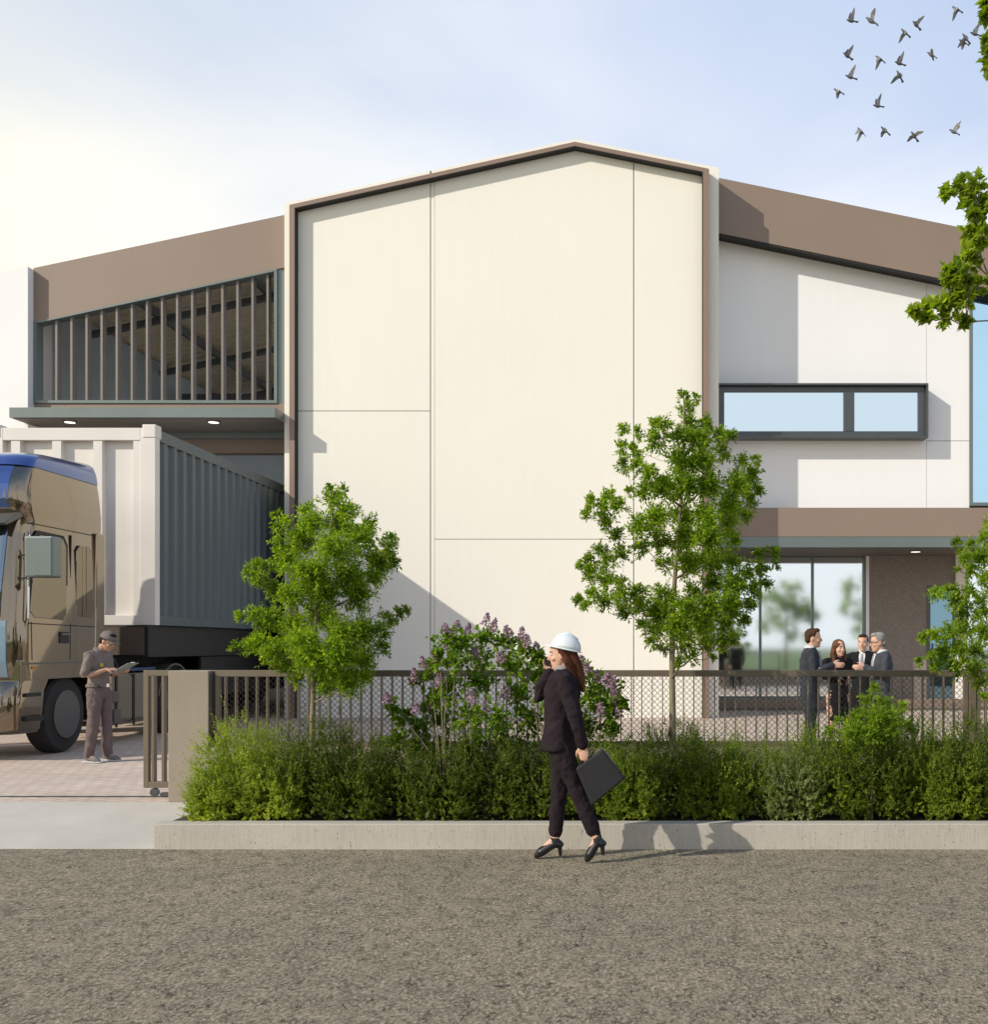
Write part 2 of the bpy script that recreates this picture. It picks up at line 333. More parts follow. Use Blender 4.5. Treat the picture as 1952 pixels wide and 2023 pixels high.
# ---------------------------------------------------------------- boundary wall, gate, fence
def P(px, py, D): return (X(px,D), D, Z(py,D))
wt = Z(1325, WY); xa, xb, xc = X(332,WY), X(412,WY), X(420,WY); zlow = Z(1477,WY)
bw = empty('boundary_wall', (xa, WY, YARD), 'tan concrete boundary wall with a tall pier, running behind the hedge and under the bronze fence', 'wall')
MB().box(xa, xb, WY, WY+.30, YARD, wt).build('pier', WALLC, bw, bevel=.006)
MB().box(xb, 40, WY+.004, WY+.26, YARD, zlow).build('low_wall', WALLC, bw)
MB().box(xb, xc, WY+.10, WY+.2, zlow, wt-.01).build('side_channel', DKALU, bw)
def fence(px0, px1, label, D=WY+.06):
    x0, x1 = X(px0,WY), X(px1,WY); zt, zb = wt+.005, zlow+.002
    r = empty('metal_fence', (x0, D, zb), label, 'fence', 'bronze fence panels on the low wall')
    MB().box(x0, x1, D, D+.05, zt-.062, zt).box(x0, x1, D, D+.05, zb, zb+.055).box(x0, x0+.042, D+.001, D+.049, zb+.055, zt-.062).box(x1-.042, x1, D+.001, D+.049, zb+.055, zt-.062).build('frame', BRONZE, r, bevel=.003)
    n = int((x1-x0)/.1005); x = x0+.095; k = 0
    while x < x1-.06:
        if k < 100 and x < X(2010,WY):
            MB().box(x-.0045, x+.0045, D-.004, D+.054, zb+.055, zt-.062).build('picket', BRONZE, r)
        x += .1005; k += 1
    # woven wire behind the pickets
    m = MB(); ym = D+.075; c = .057; za, zz = zb+.03, zt-.03; ca = []
    hgt = zz-za; xx = x0+.02
    def wire(p, q):
        d = Vector((q[0]-p[0], 0, q[1]-p[1])); d.normalize(); nn = Vector((-d.z, 0, d.x))*.0021; dy = .002
        m.add([(p[0]+nn.x,ym-dy,p[1]+nn.z),(p[0]-nn.x,ym-dy,p[1]-nn.z),(q[0]-nn.x,ym-dy,q[1]-nn.z),(q[0]+nn.x,ym-dy,q[1]+nn.z),
               (p[0]+nn.x,ym+dy,p[1]+nn.z),(p[0]-nn.x,ym+dy,p[1]-nn.z),(q[0]-nn.x,ym+dy,q[1]-nn.z),(q[0]+nn.x,ym+dy,q[1]+nn.z)],
              [(0,1,2,3),(7,6,5,4),(0,3,7,4),(1,5,6,2)])
    nrow = int(hgt/(c/2)); ncol = int((min(x1,X(2010,WY))-x0)/(c/2))-1
    for i in range(ncol):
        for j in range(nrow):
            a = x0+.02+i*c/2; b = za+j*c/2
            cx = a+c/4; cz = b+c/4
            if (i+j) % 2 == 0: wire((a,b),(cx-.002,cz+.003)); wire((cx-.002,cz+.003),(a+c/2,b+c/2))
            else: wire((a,b+c/2),(cx+.002,cz+.003)); wire((cx+.002,cz+.003),(a+c/2,b))
    m.build('wire_mesh', WIRE, r)
    return r
fence(420, 1917, 'long bronze metal fence with wire mesh, between the concrete pier and the fence post')
fence(1933, 2300, 'bronze metal fence panel right of the fence post, at the right edge behind the leaves')
p0, p1 = X(1918,WY), X(1932,WY)
fp = empty('fence_post', (p0, WY+.05, zlow), 'square bronze fence post between the two fence panels', 'fence post')
MB().box(p0, p1, WY+.05, WY+.12, zlow, wt+.004).build('post', BRONZE, fp, bevel=.003)
MB().box(p0-.004, p1+.004, WY+.046, WY+.124, wt+.004, wt+.012).build('post_cap', BRONZE, fp)
GD = 10.5
g = empty('sliding_gate', (X(283,GD), GD, YARD), 'bronze sliding gate leaf with vertical bars beside the concrete pier', 'gate')
gx0, gx1 = X(283,GD), X(283,GD)+.66; gz0, gz1 = Z(1556,GD), Z(1324,GD)
MB().box(gx0, gx0+.05, GD, GD+.06, gz0, gz1).box(gx1-.05, gx1, GD, GD+.06, gz0, gz1).box(gx0+.05, gx1-.05, GD+.001, GD+.059, gz1-.055, gz1).box(gx0+.05, gx1-.05, GD+.001, GD+.059, gz0, gz0+.06).build('frame', BRONZE, g, bevel=.003)
for k in range(6):
    x = gx0+.09+k*.1
    if x < gx1-.06: MB().box(x-.012, x+.012, GD+.005, GD+.075, gz0+.06, gz1-.055).build('bar', BRONZE, g)
for x in (gx0+.10, gx1-.12): MB().tube([(x,GD+.01,YARD+.05),(x,GD+.05,YARD+.05)], .042, 14).build('roller', DKALU, g, smooth=False)
tag(MB().box(-16, xa, GD+.015, GD+.035, YARD, YARD+.012).box(X(316,GD), xa, GD+.0, GD+.06, YARD+.012, YARD+.045).build('gate_track', DKALU), 'thin dark gate track set in the pavers in front of the driver', 'gate track')

# ================================================================ BUILDING
B = empty('factory_building', (X(1137,D1), D1, YARD), 'cream and taupe gabled factory building with a tall framed tower front and a loading bay', 'building')
def gz(px):      # outer top line of the tower on its own plane
    return Z(275 + (1137-px)*.2209, D1) if px < 1137 else Z(275+(px-1137)*.2014, D1)
xl, xr, xp = X(562,D1), X(1420,D1), X(1137,D1)
def band(off_l, off_t, off_r):  # polygon line inset
    return [(X(562+off_l,D1), None)]
BACK = 40
# tower body: side walls and front
def top(px, off): return gz(px) - off*D1/F
base = YARD
fr = MB()
fr.prism([(xl,base),(xr,base),(xr,gz(1420)),(xp,gz(1137)),(xl,gz(562))], D1+.02, D1+1.9)
fr.build('tower_wall', CREAM, B)
# outer cream strip, proud of the backing, around the brown fin
def arch(l, r, t, l2, r2, t2, y0, y1, zb=base):
    """frame between outer inset (l,r,t) and inner inset (l2,r2,t2), px"""
    m = MB(); a, b, c = 562+l, 1420-r, 1137; a2, b2 = 562+l2, 1420-r2
    m.prism([(X(a,D1),zb),(X(a2,D1),zb),(X(a2,D1),top(a2,t2)),(X(a,D1),top(a,t))], y0, y1)
    m.prism([(X(b2,D1),zb),(X(b,D1),zb),(X(b,D1),top(b,t)),(X(b2,D1),top(b2,t2))], y0, y1)
    m.prism([(X(a,D1),top(a,t)),(X(a2,D1),top(a2,t2)),(X(c,D1),top(c,t2)),(X(c,D1),top(c,t))], y0, y1)
    m.prism([(X(c,D1),top(c,t)),(X(c,D1),top(c,t2)),(X(b2,D1),top(b2,t2)),(X(b,D1),top(b,t))], y0, y1)
    return m
arch(0,0,0, 15.7,19.7,14.3, D1-.002, D1+.02).build('outer_trim', CREAM, B)
pf = arch(16,20,14.6, 26,32,22.6, D1-.20, D1+.02).build('projecting_frame', BROWNR, B)
arch(26.05,32.05,22.7, 27.2,33.2,24.1, D1-.198, D1-.0041).build('reveal_shade', SHADEB, pf)  # added black sheet: shade of the frame's inner faces put into colour
# wall panels with open joints
def panel(pxa, pxb, zt, zb, ins=3):
    xs = [pxa]+([1137] if pxa < 1137 < pxb else [])+[pxb]
    poly = [(X(pxa,D1),zb),(X(pxb,D1),zb)]
    if zt is None: poly += [(X(q,D1), top(q, 24.2)) for q in reversed(xs)]
    else: poly += [(X(pxb,D1),zt),(X(pxa,D1),zt)]
    MB().prism(poly, D1-.004, D1+.016).build('wall_panel', CREAM, B)
MB().prism([(X(589.5,D1),base+.02),(X(1386.5,D1),base+.02),(X(1386.5,D1),top(1386,24.5)),(xp,top(1137,24.5)),(X(589.5,D1),top(589.5,24.5))], D1+.016, D1+.0195).build('joint_backing', GROOVE, B)
panel(589.3, 849.6, None, Z(811.4,D1)); panel(589.3, 849.6, Z(812.8,D1), base)
MB().prism([(X(851,D1),base),(X(858,D1),base),(X(858,D1),top(858,24.2)),(X(851,D1),top(851,24.2))], D1+.008, D1+.015).build('joint_strip', CREAM, B)
panel(859, 1251, None, Z(1064.5,D1)); panel(859, 1251, Z(1065.7,D1), base); panel(1252.7, 1386.8, None, base)
MB().prism([(X(849.5,D1),top(850,0)),(X(852,D1),top(852,0)),(X(852,D1),top(852,14)),(X(849.5,D1),top(850,14))], D1-.0035, D1).build('trim_joint', GROOVE, B)

# main roof line
DL = D1+.20; XPK = X(1161,22.4)
def rz(x): return 12.02 - .2115*(XPK-x) if x < XPK else 12.21-.205*(x-XPK)
# left pier
xp1 = X(55,D1); 
MB().prism([(xp1-9,base),(xp1,base),(xp1,Z(527,D1)),(xp1-9,Z(527,D1)-9*.2115)], D1, D1+.9).build('left_pier', WHITEW, B)
# left taupe fascia over the grille
xg0, xg1 = X(55,D1), xl
def lineL(px, py0, slope, D):   # z on plane D for a line through (66,py0)
    return lambda x: Z(py0 + ((x*F/D+PX)-66)*slope, D)
zf = lineL(66, 637, -.2185, DL)
MB().prism([(xg0,zf(xg0)),(xl+.3,zf(xl+.3)),(xl+.3,rz(xl+.3)),(xg0,rz(xg0))], DL, DL+.12).build('fascia', BROWNM, B)
# grille
FINM = mat('grey_brown_fin', (.20,.175,.155), .45, .2, var=.04)
gd = DL+.02
zgb = Z(797,gd); zgf = lambda x: zf(x)-.03
f = MB()
f.prism([(X(68,gd),zgb),(X(68,gd)+.06,zgb),(X(68,gd)+.06,zf(X(68,gd)+.06)-.04),(X(68,gd),zf(X(68,gd))-.04)], gd-.03, gd+.22)
f.prism([(X(548,gd)-.06,zgb),(X(548,gd),zgb),(X(548,gd),zf(X(548,gd))-.04),(X(548,gd)-.06,zf(X(548,gd))-.04)], gd-.03, gd+.22)
f.prism([(X(68,gd),zf(X(68,gd))-.04),(X(548,gd),zf(X(548,gd))-.04),(X(548,gd),zf(X(548,gd))-.005),(X(68,gd),zf(X(68,gd))-.005)], gd-.035, gd+.22)
f.box(X(68,gd)+.06, X(548,gd)-.06, gd-.03, gd+.22, zgb, zgb+.06)
grille = f.build('louvre_grille', ALU, B)
for k in range(15):
    x = X(109.5+29.85*k, gd)
    MB().prism([(x-.022,zgb+.06),(x+.022,zgb+.06),(x+.022,zf(x+.022)-.04),(x-.022,zf(x-.022)-.04)], gd+.03, gd+.20).build('fin', FINM, grille)
MB().box(xp1, xl, gd, gd+.15, Z(806,gd)-.1, zgb-.004).build('sill_band', BROWNM, B)
MB().box(X(548,gd)+.003, xl, gd+.02, gd+.2, zgb, zf(xl)).build('infill', ALU, B)
# canopy slab over the bay
SD = D1-.55
can = MB().box(X(18,SD), xl+.0, SD, D1+.9, Z(825,SD), Z(805,SD)).build('loading_canopy', ALU, B, bevel=.004)
MB().box(X(18,SD)+.05, xl-.02, SD+.05, D1+.85, Z(825,SD)-.012, Z(825,SD)-.002).build('soffit', SOFFIT, can)
def downlight(x, y, z, parent):
    r = MB().tube([(x,y,z),(x,y,z-.025)], .13, 20).build('downlight', DKALU, parent)
    MB().tube([(x,y,z-.022),(x,y,z-.03)], .105, 20).build('lens', LIGHTM, r)
dz = Z(825,SD)-.012
for px in (138, 422): downlight(X(px, 21.85), 21.85, dz, can)
# bay interior
hb = 23.0
MB().box(xp1, xl, hb, hb+.2, 6.14, 6.31).build('door_header', ALU, B)
MB().box(xp1, xl, hb+.6, hb+.9, 5.92, 6.3).build('inner_beam', BROWNM, B)
MB().box(xp1-.6, xp1-.35, D1+.9, 46, base, 9.3).build('interior_side_wall', INNERW, B)
MB().box(xp1-9, -7, 46, 46.25, 5.0, 11.9).build('rear_wall', INNERW, B)  # cut short: unseen openings added to light the interior
MB().box(xl-.0, xl+.2, D1+1.9, 46, base, 6.0).build('bay_side_wall', INNERW, B)  # kept low so added light passes over it into the bay
# roof deck: ribbed sheet
def roof(xa, xb, y0, y1, name='roof'):
    m = MB(); n = 60
    m.prism([(xa,rz(xa)-.12),(xb,rz(xb)-.12),(xb,rz(xb)-.02),(xa,rz(xa)-.02)], y0, y1)
    return m.build(name, DECK, B)
roof(XPK-20.5, -6.6, DL+.12, 46.4); roof(-6.6, XPK-.003, DL+.12, 24.5)  # unseen gap added near the ridge to let light in
for k in range(6): roof(XPK+.003, XPK+20.5, 22.9+k*4.1, 24.6+k*4.1)  # strips with added unseen gaps, to brighten the interior
ribs = MB()
for k in range(72):
    y = DL+.4+k*.33
    for xa_, xb_ in ((XPK-20, -6.7),): ribs.prism([(xa_,rz(xa_)-.145),(xb_,rz(xb_)-.145),(xb_,rz(xb_)-.12),(xa_,rz(xa_)-.12)], y, y+.04)
ribs.build('deck_ribs', DECK, B)
for k in range(7):          # purlins run into the depth
    x = -19.5+k*2.6
    MB().box(x-.04, x+.04, DL+.3, 45.9, rz(x)-.36, rz(x)-.16).build('purlin', STEEL, B)
for y in (25.2, 28.8, 32.4, 36.0, 39.6, 43.2):
    a, b = XPK-20, XPK-.2
    m = MB().prism([(a,rz(a)-.52),(b,rz(b)-.52),(b,rz(b)-.44),(a,rz(a)-.44)], y, y+.16)
    m.prism([(a,rz(a)-.44),(b,rz(b)-.44),(b,rz(b)-.37),(a,rz(a)-.37)], y+.06, y+.10)
    m.build('rafter', STEEL, B)
m = MB()
for k in range(3):
    pass
MB().box(-13.2, -1.5, 30.0, 30.35, 8.15, 8.75).build('crane_beam', STEEL, B)
for x in (-13.0, -6.0): MB().box(x-.15, x+.15, 30.0, 30.3, base, 8.15).build('column', STEEL, B)
# ---- right wing
DF = 22.72; DW = 23.14; s_ = F/DW
def rfx(px, D): return X(px, D)
xw1 = X(1915, DW)
ztf = lambda x: rz(x)-1.18
MB().prism([(xr-1.2,base+4),(xw1,base+4),(xw1,ztf(xw1)+.2),(xr-1.2,ztf(xr-1.2)+.2)], DW+.02, DW+.3).build('joint_backing', GROOVE, B)
# wall panels around the window strip
zs1 = Z(871,DW); xj = X(1830.5,DW); zbw = Z(1003,DW)
def wpan(xa, xb, zb, zt=None):
    MB().prism([(xa,zb),(xb,zb),(xb, ztf(xb)+.15 if zt is None else zt),(xa, ztf(xa)+.15 if zt is None else zt)], DW, DW+.018).build('wall_panel', WHITEW, B)
wx0, wx1 = X(1421,DW), X(1826,DW)
zwb, zwt = Z(866,DW), Z(764,DW)
wpan(xr-1.2, xj-.004, zwt+.03); wpan(xr-1.2, xj-.004, zbw, zwb-.02); wpan(xj-.004, xj-.0035, zbw)
wpan(xj+.004, xw1, zs1+.006); wpan(xj+.004, xw1, zbw, zs1-.006); wpan(wx1+.0, xj-.004, zwb-.02, zwt+.03)
MB().prism([(xr-.6,ztf(xr-.6)),(19,ztf(19)),(19,rz(19)),(xr-.6,rz(xr-.6))], DF, DF+.12).build('fascia', BROWNM, B)
MB().prism([(xr-.6,ztf(xr-.6)-.045),(19,ztf(19)-.045),(19,ztf(19)+.03),(xr-.6,ztf(xr-.6)+.03)], DF+.01, DF+.12).build('eave_shade_strip', SHADEB, B)  # added black strip, painting the shade along the eave underside
MB().prism([(xr-.6,ztf(xr-.6)),(19,ztf(19)),(19,ztf(19)+.06),(xr-.6,ztf(xr-.6)+.06)], DF+.12, DW+.2).build('eave_soffit', SHADEB, B)  # underside coloured black to read as deep shade
# window box
wb = DW-.36
w = MB()
bx0, bx1 = X(1380,wb), X(1834.5,wb); bz0, bz1 = Z(864.5,wb), Z(757,wb)
w.box(bx0, bx1, wb, DW+.05, bz1-.04, bz1).box(bx0, bx1, wb, DW+.05, bz0, bz0+.04).box(bx1-.04, bx1, wb, DW+.05, bz0+.04, bz1-.04)
win = w.build('window', DKALU, B, bevel=.004)
pw = DW-.24
MB().box(bx0, bx1-.042, pw, pw+.1, bz0+.042, bz0+.16).box(bx0, bx1-.042, pw, pw+.1, bz1-.16, bz1-.042).box(X(1667,pw), X(1688,pw), pw-.01, pw+.1, bz0+.16, bz1-.16).box(X(1814,pw), bx1-.042, pw, pw+.1, bz0+.16, bz1-.16).box(bx0+.3, X(1431,pw), pw, pw+.1, bz0+.16, bz1-.16).build('frame', DKALU, win, bevel=.003)
MB().box(X(1431,pw), X(1667,pw), pw+.04, pw+.05, bz0+.158, bz1-.158).build('pane', GLASS, win)
MB().box(X(1688,pw), X(1814,pw), pw+.04, pw+.05, bz0+.158, bz1-.158).build('pane', GLASS, win)
# curtain wall at the right edge
cw = MB(); cx0, cx1 = X(1916,DW-.05), X(2300,DW-.05); cz0 = Z(999,DW-.05)
cw.box(cx0, cx0+.07, DW-.05, DW+.06, cz0, ztf(cx0)-.02).box(cx0+.07, cx1, DW-.05, DW+.06, cz0, cz0+.07)
for k in range(1,4): cw.box(cx0+k*1.35, cx0+k*1.35+.06, DW-.05, DW+.06, cz0+.07, ztf(cx0+k*1.35)-.02)
cwo = cw.build('window', ALU, B)
MB().prism([(cx0+.07,cz0+.07),(cx1,cz0+.07),(cx1,ztf(cx1)-.02),(cx0+.07,ztf(cx0)-.03)], DW, DW+.012).build('pane', GLASSB, cwo)
# canopy of the entrance
DC = 22.85
zc0, zc1, zc2 = Z(1081,DC), Z(1060,DC), Z(1003,DC)
MB().box(xr-.8, 19, DC, DW+.3, zc1, zc2).build('canopy_fascia', BROWNM, B)
ca = MB().box(xr-.8, 19, DC+.01, 25.0, zc0, zc1-.003).build('canopy_slab', ALU, B)
MB().box(xr-.8, 19, DC+.1, 25.05, zc0-.01, zc0-.002).build('soffit', SOFFIT, ca)
for px in (1492, 1809): downlight(X(px,23.6), 23.6, zc0-.01, ca)
# ground floor glazing
DG = 25.1; zp = Z(1380, 24.9); zgt = Z(1098, DG)
MB().box(xr-2, 19, 24.75, 25.3, base, zp).build('plinth', BROWNM, B)
MB().box(xr-2, 19, 24.55, 24.75, base, base+.05).build('step', SOFFIT, B)
def glz(pxs, name='window', gm=GLASS):
    a = MB(); x0, x1 = X(pxs[0],DG), X(pxs[-1],DG)
    a.box(x0, x1, DG-.05, DG+.05, zgt-.06, zgt).box(x0, x1, DG-.05, DG+.05, zp, zp+.05)
    for i, q in enumerate(pxs):
        x = X(q,DG); a.box(x-.03 if i else x, x+.03 if i < len(pxs)-1 else x, DG-.05, DG+.05, zp+.05, zgt-.06) if 0 < i < len(pxs)-1 else a.box(x if i==0 else x-.06, x+.06 if i==0 else x, DG-.05, DG+.05, zp+.05, zgt-.06)
    fo = a.build(name, ALU, B)
    for q0, q1 in zip(pxs[:-1], pxs[1:]): MB().box(X(q0,DG)+.031, X(q1,DG)-.031, DG, DG+.012, zp+.051, zgt-.061).build('pane', gm, fo)
GLASSP = glass('pale_lobby_glass', (.88,.93,.92), .08, .045)
glz([1330, 1398, 1502, 1605, 1709], gm=GLASSP); glz([1905, 2010, 2120, 2230], gm=GLASSP)
MB().box(X(1330,DG), 19, DG-.08, DG+.2, zgt, zc0-.01).build('header', ALU, B)
MB().box(X(1709.5,DG), X(1716,DG), DG-.10, DG+.05, zp, zgt).build('white_jamb', WHITEW, B)
dx0, dx1 = X(1828,DG), X(1884,DG); dzt = Z(1157,DG)
MB().box(X(1716.3,DG), dx0, DG-.12, DG+.1, zp, zgt).box(dx0, dx1, DG-.12, DG+.1, dzt, zgt).build('brown_wall', PLASTER, B)
dr = MB().box(dx0, dx0+.09, DG-.13, DG+.05, zp, dzt).box(dx0+.09, dx1, DG-.13, DG+.05, dzt-.09, dzt).build('door', DKALU, B)
MB().box(dx0+.09, dx1, DG-.05, DG-.03, zp, dzt-.09).build('pane', glass('teal_door_glass', (.22,.36,.42), .1), dr)
MB().tube([(dx0+.16,DG-.09,zp+.8),(dx0+.16,DG-.09,zp+1.3)], .015, 8).build('handle', ALU, dr)
MB().box(X(1884,DG), X(1903,DG), DG-.2, DG+.1, zp, zgt).build('column', CREAM, B)
MB().box(X(1330,DG), 19, 31, 31.2, base, 4.0).build('lobby_back_wall', WHITEW, B)
MB().box(X(1330,DG), 19, 25.4, 31, zp-.1, zp-.01).build('lobby_floor', SOFFIT, B)
MB().box(xr-1.2, 19, DW+.3, 46, 5.0, 5.2).build('upper_floor', SOFFIT, B)

# ================================================================ TRUCK, TRAILER, CONTAINER
PAINT, nt_, b_ = nodes('bronze_gloss_paint')
b_.inputs['Base Color'].default_value = (.25,.20,.14,1); b_.inputs['Metallic'].default_value = .95; b_.inputs['Roughness'].default_value = .07
b_.inputs['Coat Weight'].default_value = .6; b_.inputs['Coat Roughness'].default_value = .04
PAINTB = mat('grey_bronze_plastic', (.12,.11,.095), .35, .3, var=.05)
BLACK = mat('black_chassis', (.012,.012,.012), .6, var=.2)
TYRE = mat('tyre_rubber', (.02,.02,.02), .85, var=.2, scale=12, bmp=.3)
RIM = mat('dark_steel_rim', (.14,.14,.145), .3, .8, var=.03)
TGLASS = glass('tan_reflection_glass', (.26,.22,.16), .10)  # tan reflection of the side windows put into the glass colour
DGLASS = glass('cab_glass', (.20,.26,.34), .10)
CHROME = mat('chrome', (.7,.7,.7), .08, 1, var=.01)
TX = -8.1; TW = 2.5; TXL = TX-TW
T = empty('truck', (TX-TW/2, 15, YARD), 'glossy bronze cab-over lorry with blue sky reflections painted on, parked in the driveway behind the driver', 'truck')
def ring(z, yf, yb, hw, cr=.28, n=6, cb=.08):
    cx = TX-TW/2; pts = []
    for (sx_, yc, r, a0) in ((1, yf, cr, -90), (1, yb, cb, 0), (-1, yb, cb, 90), (-1, yf, cr, 180)):
        ccx = cx + sx_*(hw-r); ccy = yc + r if yc == yf else yc - r
        for k in range(n+1):
            a = math.radians(a0 + 90*k/n); pts.append(Vector((ccx+r*math.cos(a), ccy+r*math.sin(a), z)))
    return pts
HW = TW/2
prof = [(1.20,13.72,HW),(1.45,13.66,HW),(1.9,13.66,HW),(2.0,13.68,HW),(2.4,13.72,HW-.005),(3.1,13.84,HW-.03),(3.3,13.88,HW-.035),(3.42,13.80,HW-.03),(3.55,13.76,HW-.03),(3.75,13.78,HW-.04),(3.9,13.84,HW-.05),(4.01,13.91,HW-.065),(4.02,13.92,HW-.066)]
YB = 15.88
m = MB(); rs = []
for z, yf, hw in prof:
    rs.append(ring(z, yf, YB-(.02 if z < 3.6 else .02+.10*(z-3.6)), hw))
m.loft(rs)
body = m.build('body', PAINT, T, smooth=True)
REFLB = mat('painted_reflection_blue', (.07,.13,.34), .15, .6, var=.04, coat=.6); REFLG = mat('painted_reflection_blue_grey', (.20,.30,.38), .18, .5, var=.06, coat=.6)  # blue sky reflections put into the colour of cab top and front
m = MB(); m.loft([ring(z, y, 15.88-.02-.10*(z-3.6), h) for z, y, h in ((4.022,13.90,HW-.055),(4.10,13.95,HW-.07),(4.17,14.06,HW-.11),(4.22,14.25,HW-.18),(4.25,14.55,HW-.30))])
for k_ in range(len(m.v)): m.v[k_] = (m.v[k_][0], m.v[k_][1], m.v[k_][2]+(m.v[k_][1]-14.0)*.06*min(1,(m.v[k_][2]-4.022)/.15))
m.build('roof_cap', REFLB, T, smooth=True).modifiers.new('e','EDGE_SPLIT').split_angle = math.radians(45)
m = MB(); zz0 = [(1.24,13.70),(1.45,13.648),(1.9,13.648),(1.97,13.655)]
m.loft([[Vector((x, y+dy, z)) for x, dy in ((TXL+.16,.02),(TXL+.35,0),(TX-.35,0),(TX-.16,.02),(TX-.16,.06),(TXL+.16,.06))] for z, y in zz0]).build('front_reflection_sheet', REFLG, T)  # added sheet carrying the painted sky reflection of the cab front
m = MB(); m.loft([[Vector((x, y-.012+dy, z)) for x, dy in ((TXL+.20,.03),(TXL+.36,0),(TX-.36,0),(TX-.20,.03),(TX-.20,.08),(TXL+.20,.08))] for z, y in ((3.44,13.79),(3.55,13.76),(3.75,13.78),(3.9,13.84),(4.0,13.90))]).build('brow_reflection_sheet', REFLB, T)  # added sheet, sky reflection painted above the windscreen
e_ = body.modifiers.new('e','EDGE_SPLIT'); e_.split_angle = math.radians(38)
# lower body: behind the wheel arch, front corner, wheel-arch surround
wc, wz, wr = 14.93, YARD+.54, .54
ap = [(wc-.70,.62),(wc-.62,1.05),(wc-.40,1.36),(wc-.18,1.45),(wc+.22,1.45),(wc+.46,1.34),(wc+.66,1.0),(wc+.72,.55)]
pl = [(13.75,.62)]+ap+[(YB-.03,.55),(YB-.03,1.46),(13.75,1.46)]
for sx0, sx1 in ((TX-.02, TX-.30), (TXL+.30, TXL+.02)):
    MB().prismx(pl, sx0, sx1).build('side_panel', PAINT, T, bevel=.015)
MB().box(TX-.30, TXL+.30, 13.9, YB, .9, 1.46).build('underbody', BLACK, T)
bp = MB()
rb = [ring(z, y, 14.22, h, .22, cb=.05) for z, y, h in ((.50,13.66,HW-.05),(.56,13.56,HW-.01),(.85,13.52,HW),(1.05,13.54,HW),(1.19,13.62,HW-.02))]
bp.loft(rb).build('bumper', PAINT, T, smooth=True).modifiers.new('e','EDGE_SPLIT').split_angle = math.radians(40)
MB().box(TX-.55, TX-.12, 13.50, 13.56, .86, 1.03).build('headlight', glass('lamp_glass',(.75,.78,.8),.1), T, bevel=.02)
MB().box(TXL+.12, TXL+.55, 13.50, 13.56, .86, 1.03).build('headlight', bpy.data.materials['lamp_glass'], T, bevel=.02)
MB().box(TXL+.5, TX-.5, 13.635, 13.67, 1.25, 1.85).build('grille', DKALU, T, bevel=.01)
# windscreen: a patch just off the front
def patch(zs, x0, x1, off, y):
    pass
ws = MB(); zz_ = [2.02,2.4,2.8,3.1,3.24]
def yfront(z):
    for (z0,y0,_),(z1,y1,_) in zip(prof[:-1],prof[1:]):
        if z0 <= z <= z1: return y0+(y1-y0)*(z-z0)/(z1-z0)
vs = []; fs = []
xsw = [TXL+.22, TXL+.8, TX-.8, TX-.30, TX-.24]
for j, z in enumerate(zz_):
    for x in xsw: vs.append((x, yfront(z)-.012, z))
for j in range(len(zz_)-1):
    for i in range(len(xsw)-1): fs.append((j*5+i, j*5+i+1, (j+1)*5+i+1, (j+1)*5+i))
wo = ws.add(vs, fs).build('windscreen', DGLASS, T, smooth=True); so_ = wo.modifiers.new('s','SOLIDIFY'); so_.thickness = .008
# visor
MB().prismx([(13.55,3.22),(13.60,3.19),(13.96,3.34),(13.96,3.44)], TXL+.1, TX-.1).build('sun_visor', PAINTB, T, bevel=.01)
# side: door glass, rear quarter panel glass, seams, handle, visor corner, roof step
def onside(poly, off, th, name, mt, bevel=0, p=T):
    return MB().prismx(poly, TX+off, TX+off+th).build(name, mt, p, bevel=bevel)
def yD(px): return 2100*8.1/(PX-px)
def zat(py, y): return Z(py, y)
onside([(13.93,2.10),(14.03,2.02),(14.72,2.0),(14.80,2.08),(14.80,3.02),(14.72,3.12),(14.16,3.12),(14.08,3.05)], -.012, .016, 'side_window', TGLASS, .006)
onside([(13.88,2.06),(13.98,1.96),(14.74,1.95),(14.85,2.04),(14.86,3.05),(14.76,3.17),(14.12,3.18),(14.04,3.10)], -.016, .008, 'window_seal', BLACK, .004)
onside([(15.05,2.15),(15.10,2.05),(15.50,2.05),(15.55,2.15),(15.50,3.0),(15.42,3.08),(15.16,3.08),(15.08,3.0)], -.02, .02, 'rear_side_window', TGLASS, .01)
sm = MB()
for (a, b) in (((14.90,1.46),(14.91,1.96)),((14.91,1.96),(14.96,3.2)),((13.98,1.46),(13.96,1.96)),((13.90,1.94),(15.84,1.92)),((14.0,3.26),(15.84,3.26))):
    if abs(a[0]-b[0]) < .1: sm.prismx([(a[0]-.008,a[1]),(a[0]+.008,a[1]),(b[0]+.008,b[1]),(b[0]-.008,b[1])], TX-.05, TX+(.003 if b[1] < 2.5 else -.012))
    else: sm.prismx([(a[0],a[1]-.007),(b[0],b[1]-.007),(b[0],b[1]+.007),(a[0],a[1]+.007)], TX-.08, TX+(.003 if a[1] < 2.5 else -.032))
sm.build('door_seam', BLACK, T)
h = onside([(14.62,1.68),(14.86,1.68),(14.86,1.84),(14.62,1.84)], 0, .012, 'door_handle', BLACK, .004)
MB().box(TX+.012, TX+.03, 14.64, 14.86, 1.79, 1.82).build('lever', PAINTB, h, bevel=.004)
onside([(15.55,1.5),(15.84,1.5),(15.84,3.3),(15.62,3.3)], -.035, .045, 'side_fairing', PAINT, .02)
MB().prismx([(13.80,.66),(14.20,.66),(14.20,.72),(13.80,.72)], TX-.02, TX+.035).build('step', BLACK, T)
MB().prismx([(13.80,.98),(14.14,.98),(14.14,1.03),(13.80,1.03)], TX-.02, TX+.03).build('step', BLACK, T)
